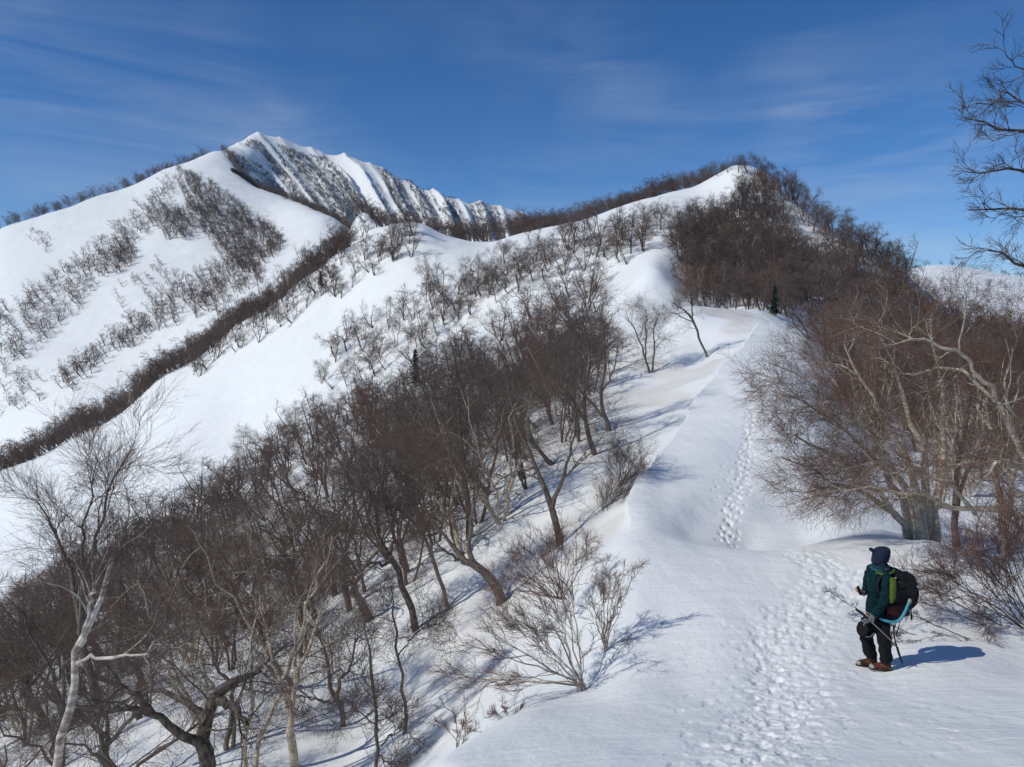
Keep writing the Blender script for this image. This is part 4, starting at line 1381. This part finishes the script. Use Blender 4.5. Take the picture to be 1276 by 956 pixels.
def loft(name, secs, m, parent, n=20, power=2.0, wrinkle=0):
    """closed skin over stacked sections: (centre, axis_u, axis_v) with half widths inside the axes"""
    vs, fs = [], []
    for c, a, b in secs:
        for k in range(n):
            t = 2 * math.pi * k / n
            ct, st_ = math.cos(t), math.sin(t)
            x = math.copysign(abs(ct) ** (2 / power), ct)
            y = math.copysign(abs(st_) ** (2 / power), st_)
            vs.append(Vector(c) + Vector(a) * x + Vector(b) * y)
    for i in range(len(secs) - 1):
        for k in range(n):
            k2 = (k + 1) % n
            fs.append((i * n + k, i * n + k2, (i + 1) * n + k2, (i + 1) * n + k))
    fs.append(tuple(range(n))[::-1])
    fs.append(tuple((len(secs) - 1) * n + k for k in range(n)))
    me = bpy.data.meshes.new(name)
    me.from_pydata([tuple(v) for v in vs], [], fs)
    ob = link(name, me, None)
    u = ob.modifiers.new('sub', 'SUBSURF')
    u.levels = u.render_levels = 2
    nm = bpy.data.meshes.new_from_object(ob.evaluated_get(bpy.context.evaluated_depsgraph_get()))
    ob.modifiers.clear()
    ob.data = nm
    nm.name = name
    if wrinkle:
        for v in nm.vertices:
            d = float(fbm(np.array(v.co.x * 14 + v.co.y * 6), np.array(v.co.z * 12 - v.co.y * 5), 77, 3))
            v.co += v.normal * d * wrinkle
    nm.materials.append(m)
    nm.polygons.foreach_set('use_smooth', np.ones(len(nm.polygons), bool))
    ob.parent = parent
    return ob


# the body is one mesh; clothes are its children
hips, waist, chest, neckb, neck = loc(1091, 770), loc(1092, 752), loc(1094, 726), loc(1097, 707), loc(1098, 702)
sh_l, el_l, wr_l, hd_l = loc(1098, 714, -.19), loc(1092, 742, -.25), loc(1079, 760, -.20), loc(1075.5, 765, -.19)
sh_r, el_r, wr_r, hd_r = loc(1093, 713, .19), loc(1088, 742, .22), loc(1078, 741, .06), loc(1074, 739, .02)
hip_l, kn_l, an_l = loc(1096, 772, -.10), loc(1098, 799, -.11), loc(1099, 825, -.10)
hip_r, kn_r, an_r = loc(1087, 772, .09), loc(1083.5, 797, .10), loc(1091, 826, .11)
toe_l, toe_r = an_l + Vector((-.13, .03, -.075)), an_r + Vector((-.13, .03, -.075))
head0, head1, head2 = loc(1096.5, 698), loc(1095.5, 693), loc(1096.5, 686)
V_ = [hips, waist, chest, neckb, neck, head0, head1, head2, sh_l, el_l, wr_l, hd_l, sh_r, el_r, wr_r, hd_r, hip_l, kn_l, an_l, toe_l, hip_r, kn_r, an_r, toe_r]
E_ = [(0, 1), (1, 2), (2, 3), (3, 4), (4, 5), (5, 6), (6, 7), (3, 8), (8, 9), (9, 10), (10, 11), (3, 12), (12, 13), (13, 14), (14, 15), (0, 16), (16, 17), (17, 18), (18, 19), (0, 20), (20, 21), (21, 22), (22, 23)]
R_ = [.085, .085, .09, .06, .052, .075, .088, .07, .045, .045, .028, .026, .045, .045, .028, .026, .085, .055, .04, .035, .085, .055, .04, .035]
# five fingers on each hand, curled round what they hold
for hi, hand, fw, dn in ((11, hd_l, Vector((-.75, .15, -.64)).normalized(), Vector((-.64, .2, .75)).normalized()), (15, hd_r, Vector((-.6, -.3, .75)).normalized(), Vector((-.7, .5, .1)).normalized())):
    acr = fw.cross(dn).normalized()
    for q, (off, ln) in enumerate(((-.03, .07), (-.01, .08), (.01, .075), (.028, .06))):
        a = hand + acr * off + fw * .035
        b_ = a + fw * ln * .45 + dn * .012
        c_ = b_ + fw * ln * .15 + dn * ln * .5
        i = len(V_)
        V_ += [a, b_, c_]
        E_ += [(hi, i), (i, i + 1), (i + 1, i + 2)]
        R_ += [.011, .0095, .008]
    a = hand - acr * .035 + dn * .015
    i = len(V_)
    V_ += [a, a + fw * .03 + dn * .025, a + fw * .05 + dn * .045]
    E_ += [(hi, i), (i, i + 1), (i + 1, i + 2)]
    R_ += [.013, .011, .009]
person = skinned('person', V_, E_, R_, PM['skin'], None, 2)
person.location = Vector(pbase)
person['label'] = 'hiker in dark beanie, teal jacket and black trousers standing on the trodden snow'
person['category'] = 'person'

# face: nose, ears, hair under the hat
fdir = Vector((-.94, .30, -.10)).normalized()
hc = loc(1096, 693)
sdir = Vector((0, 0, 1)).cross(fdir).normalized()
loft('nose', [(hc + fdir * .085 + Vector((0, 0, .012)), sdir * .009, Vector((0, 0, .006))), (hc + fdir * .098 + Vector((0, 0, -.008)), sdir * .013, Vector((0, 0, .010))), (hc + fdir * .112 + Vector((0, 0, -.018)), sdir * .012, Vector((0, 0, .008)))], PM['skin'], person, 8)
for s_ in (-1, 1):
    loft('eye', [(hc + fdir * .079 + sdir * .034 * s_ + Vector((0, 0, .016)), sdir * .012, Vector((0, 0, .006))), (hc + fdir * .088 + sdir * .031 * s_ + Vector((0, 0, .016)), sdir * .009, Vector((0, 0, .004)))], PM['hair'], person, 8)
    loft('ear', [(hc + sdir * .078 * s_ - fdir * .005 + Vector((0, 0, -.01)), fdir * .022, Vector((0, 0, .032))), (hc + sdir * .094 * s_ - fdir * .012 + Vector((0, 0, -.008)), fdir * .018, Vector((0, 0, .028)))], PM['skin'], person, 8)
loft('mouth', [(hc + fdir * .083 + Vector((0, 0, -.045)), sdir * .022, Vector((0, 0, .005))), (hc + fdir * .089 + Vector((0, 0, -.045)), sdir * .018, Vector((0, 0, .004)))], mat('lips', (.35, .14, .12), .5), person, 8)
loft('hair', [(hc - fdir * .02 + Vector((0, 0, -.085)), fdir * .062, sdir * .074), (hc - fdir * .025 + Vector((0, 0, -.03)), fdir * .082, sdir * .092), (hc - fdir * .015 + Vector((0, 0, .03)), fdir * .09, sdir * .094)], PM['hair'], person, 16)
# beanie with a stubby point at the brow
hx = Vector((0, 0, 1)) - fdir * .12
secs = []
for t, r in ((-.105, .088), (-.092, .102), (-.05, .108), (-.015, .110), (.02, .111), (.055, .108), (.085, .096), (.108, .070), (.118, .03)):
    secs.append((hc + Vector((0, 0, .022)) + hx * t - fdir * (.018 - .06 * max(0, -t)), fdir * r * 1.08, sdir * r))
bean = loft('beanie', secs, PM['navy'], person, 20, wrinkle=.004)
pt = loc(1088, 687)
loft('beanie_tip', [(pt + Vector((.05, .0, -.012)), Vector((.01, 0, .045)), sdir * .045), (pt + Vector((.0, .0, .018)), Vector((.008, 0, .028)), sdir * .032), (pt + Vector((-.035, .01, .04)), Vector((.01, 0, .024)), sdir * .027), (pt + Vector((-.052, .015, .045)), Vector((.006, 0, .013)), sdir * .014)], PM['navy'], bean, 10)

PM_COL = mat('collar', (.008, .034, .044), .85, .15)
# jacket, trousers
jv = [loc(1091, 771), waist, chest, loc(1096.5, 709), loc(1097, 704.5), sh_l, el_l + Vector((-.01, 0, 0)), wr_l, sh_r, el_r, wr_r]
jk = skinned('jacket', jv, [(0, 1), (1, 2), (2, 3), (3, 4), (3, 5), (5, 6), (6, 7), (3, 8), (8, 9), (9, 10)],
             [(.135, .155), (.12, .14), (.125, .15), (.105, .125), (.082, .088), .082, .066, .047, .078, .062, .045], PM['teal'], person, 3, .013, 11)
loft('high_collar', [(loc(1096, 711), Vector((.125, 0, 0)), Vector((0, .13, 0))), (loc(1096.5, 707), Vector((.118, 0, .01)), Vector((0, .112, 0))), (loc(1096.5, 703), Vector((.112, 0, .012)), Vector((0, .10, 0))), (loc(1096.5, 700.5), Vector((.09, 0, .012)), Vector((0, .085, 0)))], PM_COL, jk, 18, 2, .004)
tube('collar', [loc(1086, 707, -.03), loc(1091, 708.5, -.10), loc(1100, 707.5, -.105), loc(1107, 706, -.03), loc(1104, 705, .07), loc(1094, 705, .09), loc(1087, 706, .04), loc(1086, 707, -.03)], .024, mat('collar teal', (.014, .06, .078), .75), jk, 8, 28)
tr = skinned('trousers', [loc(1091, 763), loc(1091, 771), hip_l + Vector((0, 0, -.04)), kn_l, an_l + Vector((.01, 0, .02)), hip_r + Vector((0, 0, -.04)), kn_r, an_r + Vector((.0, 0, .02))],
             [(0, 1), (1, 2), (2, 3), (3, 4), (1, 5), (5, 6), (6, 7)], [(.14, .155), (.145, .16), .118, .10, .092, .118, .102, .09], PM['black'], person, 3, .017, 9, 9)
for k, (kx, ky) in enumerate(((1072, 778),)):
    loft('thigh_pocket', [(loc(kx + 8, ky, -.04), Vector((.03, 0, .09)), Vector((0, .12, 0))), (loc(kx, ky + 4, -.02), Vector((.02, 0, .11)), Vector((0, .12, 0))), (loc(kx - 3, ky + 6, -.01), Vector((.01, 0, .06)), Vector((0, .07, 0)))], PM['black'], tr, 14, 2.6, .006)
tube('pocket_trim', [loc(1074, 772, -.09), loc(1072.5, 780, -.06), loc(1073, 787, -.04)], .006, PM['greytrim'], tr, 6)
tube('pocket_trim', [loc(1077, 791, -.035), loc(1083, 791, -.04), loc(1087, 785, -.07)], .010, PM['greytrim'], tr, 6)

# boots with crampons
for an, dyb in ((an_l, 0), (an_r, 0)):
    an = Vector((an.x, an.y, 0))
    gz = ground(pbase[0] + an.x, pbase[1] + an.y) - pbase[2]
    o_ = Vector((an.x, an.y, gz - .01))
    fx = Vector((-.96, .27, 0)).normalized()
    fy = Vector((.27, .96, 0)).normalized()
    Z = Vector((0, 0, 1))
    b = loft('boot', [(o_ - fx * .075 + Z * .075, fy * .035, Z * .045), (o_ - fx * .055 + Z * .085, fy * .043, Z * .06), (o_ + Z * .085, fy * .045, Z * .06), (o_ + fx * .08 + Z * .075, fy * .047, Z * .05), (o_ + fx * .15 + Z * .065, fy * .047, Z * .038), (o_ + fx * .20 + Z * .058, fy * .03, Z * .024)], PM['orange'], person, 14, 2.4)
    loft('sole', [(o_ - fx * .085 + Z * .026, fy * .038, Z * .018), (o_ - fx * .04 + Z * .026, fy * .044, Z * .02), (o_ + fx * .08 + Z * .026, fy * .05, Z * .02), (o_ + fx * .17 + Z * .028, fy * .048, Z * .02), (o_ + fx * .215 + Z * .034, fy * .028, Z * .016)], PM['sole'], b, 12, 3)
    loft('gaiter', [(o_ - fx * .005 + Z * .10, fx * .075, fy * .062), (o_ + Z * .15, fx * .07, fy * .066), (o_ + Vector((.004, 0, .20)), fx * .074, fy * .07)], PM['packred'], b, 14, 2.2, .006)
    loft('toe_cap', [(o_ + fx * .13 + Z * .065, fy * .05, Z * .04), (o_ + fx * .175 + Z * .06, fy * .046, Z * .034), (o_ + fx * .208 + Z * .055, fy * .028, Z * .022)], PM['greytrim'], b, 12, 2.4)
    for t in (-.07, -.03, .06, .11, .16):
        for s_ in (-1, 1):
            tube('crampon_spike', [o_ + fx * t + fy * s_ * .045 + Z * .02, o_ + fx * t + fy * s_ * .048 - Z * .015], [.007, .002], PM['steel'], b, 5, 3)
    tube('crampon_frame', [o_ - fx * .09 + Z * .015 - fy * .045, o_ + fx * .1 + Z * .015 - fy * .054, o_ + fx * .19 + Z * .02 - fy * .03], .006, PM['steel'], b, 5, 6)
    tube('boot_strap', [o_ - fx * .08 + Z * .05 - fy * .035, o_ - fx * .01 + Z * .09 - fy * .055, o_ + fx * .07 + Z * .11 - fy * .03], .007, PM['lime'], b, 5, 6)
gv = [wr_l + Vector((.03, 0, .035)), wr_l, hd_l]
gv += V_[24:39]
ge = [(0, 1), (1, 2)]
for q in range(5):
    ge += [(2, 3 + q * 3), (3 + q * 3, 4 + q * 3), (4 + q * 3, 5 + q * 3)]
skinned('glove', gv, ge, [.05, .042, .036] + [r + .006 for r in R_[24:39]], PM['glove'], person, 2)

# ------------------------------------------------------------------ backpack
pk = bpy.data.objects.new('backpack', None)
pk.location = Vector(pbase) + loc(1118, 740)
COL.objects.link(pk)
pk['label'] = 'bulky black backpack with dark red panels and a bright blue tube, worn by the hiker'
pk['category'] = 'backpack'
PO = loc(1118, 740)


def lp(px, py, dy=0.0):
    return loc(px, py, dy) - PO


# sections from the bottom to the top, leaning back
loft('bag', [(lp(1116, 769), Vector((.13, 0, .03)), Vector((0, .14, 0))), (lp(1117, 760), Vector((.175, 0, .05)), Vector((0, .17, 0))), (lp(1119, 747), Vector((.195, 0, .05)), Vector((0, .18, 0))), (lp(1121, 733), Vector((.20, 0, .055)), Vector((0, .185, 0))), (lp(1121, 722), Vector((.195, 0, .055)), Vector((0, .18, 0))), (lp(1119.5, 714), Vector((.15, 0, .04)), Vector((0, .15, 0)))], PM['packblack'], pk, 20, 3.0, .012)
loft('lid', [(lp(1124, 723), Vector((.205, 0, -.075)), Vector((0, .185, 0))), (lp(1124, 717), Vector((.205, 0, -.08)), Vector((0, .18, 0))), (lp(1122.5, 712), Vector((.165, 0, -.06)), Vector((0, .15, 0))), (lp(1122, 710), Vector((.09, 0, -.03)), Vector((0, .09, 0)))], PM['packblack'], pk, 18, 2.8, .014)
loft('top_roll', [(lp(1111, 712, -.17), Vector((.045, 0, 0)), Vector((0, 0, .045))), (lp(1111, 711, -.1), Vector((.062, 0, 0)), Vector((0, 0, .06))), (lp(1111, 711, .1), Vector((.062, 0, 0)), Vector((0, 0, .06))), (lp(1111, 712, .17), Vector((.045, 0, 0)), Vector((0, 0, .045)))], PM['packblack'], pk, 12, 2, .008)
loft('side_pocket', [(lp(1110, 765, -.15), Vector((.08, 0, .0)), Vector((0, .05, 0))), (lp(1108, 756, -.17), Vector((.12, 0, .02)), Vector((0, .06, 0))), (lp(1106, 745, -.17), Vector((.11, 0, .02)), Vector((0, .04, 0)))], PM['packred'], pk, 14, 2.6, .008)
loft('back_panel', [(lp(1131, 757), Vector((.03, 0, .0)), Vector((0, .12, 0))), (lp(1136, 745), Vector((.045, 0, .01)), Vector((0, .15, 0))), (lp(1138.5, 734), Vector((.035, 0, .01)), Vector((0, .14, 0))), (lp(1139, 728), Vector((.02, 0, .0)), Vector((0, .1, 0)))], PM['packred'], pk, 14, 2.6, .006)
tube('tube', [lp(1087, 762, -.215), lp(1093, 764.5, -.235), lp(1101, 766, -.25), lp(1107, 765, -.255), lp(1112, 760.5, -.255), lp(1117, 752, -.25), lp(1121, 744, -.235), lp(1124, 741, -.21)], [.018, .020, .020, .021, .021, .020, .018, .016], PM['cyan'], pk, 10, 26)
tube('tube_cap', [lp(1122.5, 743.5, -.225), lp(1124.8, 739.5, -.2)], .024, PM['greytrim'], pk, 8, 3)
for s_ in (-1, 1):
    st_ = [[lp(x, y, s_ * d - .03), lp(x, y, s_ * d + .03)] for x, y, d in ((1112, 712, .10), (1105, 706.5, .12), (1098, 707, .14), (1089, 713, .15), (1086, 724, .14), (1090, 738, .165), (1099, 752, .19))]
    sheet('shoulder_strap', st_, .018, PM['lime'] if s_ > 0 else PM['packblack'], pk)
gp = [[lp(x0, y, d) + Vector((0, 0, 0)), lp((x0 + x1) / 2, y, d - .022), lp(x1, y, d)] for x0, x1, y, d in ((1097.5, 1106, 711, -.235), (1097, 1105, 717, -.268), (1096, 1104.5, 726, -.285), (1095.5, 1103.5, 735, -.288), (1095, 1101, 742, -.275))]
sheet('green_panel', gp, .02, PM['lime'], pk, 2)
tube('lime_band', [lp(1087, 709.5, -.10), lp(1093, 710.5, -.155), lp(1101, 709, -.17), lp(1107, 707.5, -.15), lp(1110, 706, -.10)], .013, PM['lime'], pk, 8, 16)
sheet('buckle', [[lp(1103, 711, -.25), lp(1106, 710, -.25)], [lp(1104, 714, -.255), lp(1107, 713, -.25)]], .014, PM['greytrim'], pk)
sheet('hip_belt', [[lp(x, y - 3, d), lp(x, y + 3.5, d)] for x, y, d in ((1112, 762, -.20), (1100, 762, -.215), (1088, 762, -.19), (1081, 763, -.08), (1081, 763, .06))], .022, PM['packblack'], pk)
sheet('compression_strap', [[lp(x, y, d - .0), lp(x, y + 2, d)] for x, y, d in ((1104, 730, -.2), (1115, 728, -.215), (1128, 727, -.21), (1138, 728, -.16))], .006, PM['sole'], pk)
for pts, r, mm in (([(1103, 768, -.16), (1101, 780, -.18), (1104, 790, -.18), (1103.5, 797, -.18)], .006, 'greytrim'), ([(1110, 770, -.15), (1106, 780, -.17), (1107.5, 790, -.17), (1108, 796, -.17)], .007, 'packred'), ([(1116, 769, -.13), (1112, 779, -.15), (1110, 786, -.15)], .006, 'packblack'), ([(1107, 769, -.12), (1104, 778, -.12), (1101, 786, -.12)], .005, 'greytrim'), ([(1130, 757, -.1), (1131.5, 764, -.1), (1131, 768, -.1)], .012, 'packblack'), ([(1125, 752, -.18), (1126, 760, -.18)], .010, 'greytrim')):
    tube('loose_strap', [lp(*q) for q in pts], r, PM[mm], pk, 5, 8)

# ------------------------------------------------------------------ pole and phone in the hands, second pole hanging behind
def holder(name, label, cat, p):
    o = empty(name, Vector(pbase) + p, label, cat)
    return o, p


o, c = holder('trekking_pole', 'grey trekking pole held level in the hiker\'s gloved near hand', 'pole', hd_l)
tube('shaft', [loc(1074, 764, -.215) - c, loc(1088, 777, -.25) - c, loc(1102, 791, -.29) - c], [.010, .009, .007], PM['alu'], o, 8, 6)
tube('grip', [loc(1059, 752, -.19) - c, loc(1066, 756.5, -.20) - c, loc(1076, 766, -.215) - c], [.018, .019, .017], PM['sole'], o, 10, 8)
tube('wrist_strap', [loc(1066, 755, -.2) - c, loc(1070, 753.5, -.23) - c, loc(1077, 759, -.25) - c, loc(1079, 766, -.24) - c, loc(1073, 764, -.22) - c], .006, PM['greytrim'], o, 5, 14)
o, c = holder('ice_axe', 'black ended shaft hanging below the hiker\'s backpack above the snow', 'ice axe', loc(1108, 790, -.14))
tube('shaft', [loc(1107, 772, -.14) - c, loc(1108, 790, -.15) - c, loc(1111, 801, -.16) - c], .009, PM['packred'], o, 8, 5)
tube('spike_cover', [loc(1110.5, 799, -.16) - c, loc(1113, 808, -.165) - c, loc(1117, 820, -.17) - c], [.016, .017, .009], PM['sole'], o, 8, 6)
tube('lashing', [loc(1104, 795, -.14) - c, loc(1108, 798, -.17) - c, loc(1111, 796, -.15) - c], .008, PM['sole'], o, 6, 6)
o, c = holder('phone', 'small dark phone held up in the hiker\'s bare far hand', 'phone', hd_r)
up_ = Vector((-.35, .1, .93)).normalized()
wd_ = Vector((.80, .60, 0)).normalized()
th_ = up_.cross(wd_).normalized()
cc = Vector((-.05, -.05, .055))
body = loft('case', [(cc - th_ * .005, wd_ * .036, up_ * .072), (cc + th_ * .005, wd_ * .036, up_ * .072)], PM['phone'], o, 20, 6)
loft('screen', [(cc + th_ * .0055, wd_ * .032, up_ * .066), (cc + th_ * .0065, wd_ * .032, up_ * .066)], mat('screen glass', (.01, .01, .012), .1, .5), o, 20, 6)
# ------------------------------------------------------------------ thin blue mountain air
hz = bpy.data.meshes.new('haze')
x0, x1, y0, y1, z0, z1 = -11000, 11000, -60, 7200, float(ZZ.min()) - 1, float(ZZ.max()) + 14
hv = [(x, y, z) for x in (x0, x1) for y in (y0, y1) for z in (z0, z1)]
hz.from_pydata(hv, [], [(0, 1, 3, 2), (4, 6, 7, 5), (0, 4, 5, 1), (2, 3, 7, 6), (0, 2, 6, 4), (1, 5, 7, 3)])
hm = bpy.data.materials.new('haze')
hm.use_nodes = True
ht = hm.node_tree
ht.nodes.clear()
ho = ht.nodes.new('ShaderNodeOutputMaterial')
hp = ht.nodes.new('ShaderNodeVolumePrincipled')
hp.inputs['Color'].default_value = (.72, .83, 1, 1)
hp.inputs['Density'].default_value = .00007
hp.inputs['Anisotropy'].default_value = .2
ht.links.new(hp.outputs['Volume'], ho.inputs['Volume'])
hz.materials.append(hm)
hobj = bpy.data.objects.new('haze', hz)
COL.objects.link(hobj)
hobj['kind'] = 'stuff'
hobj['label'] = 'thin bluish haze filling the air over the snowy mountains'
hobj['category'] = 'haze'
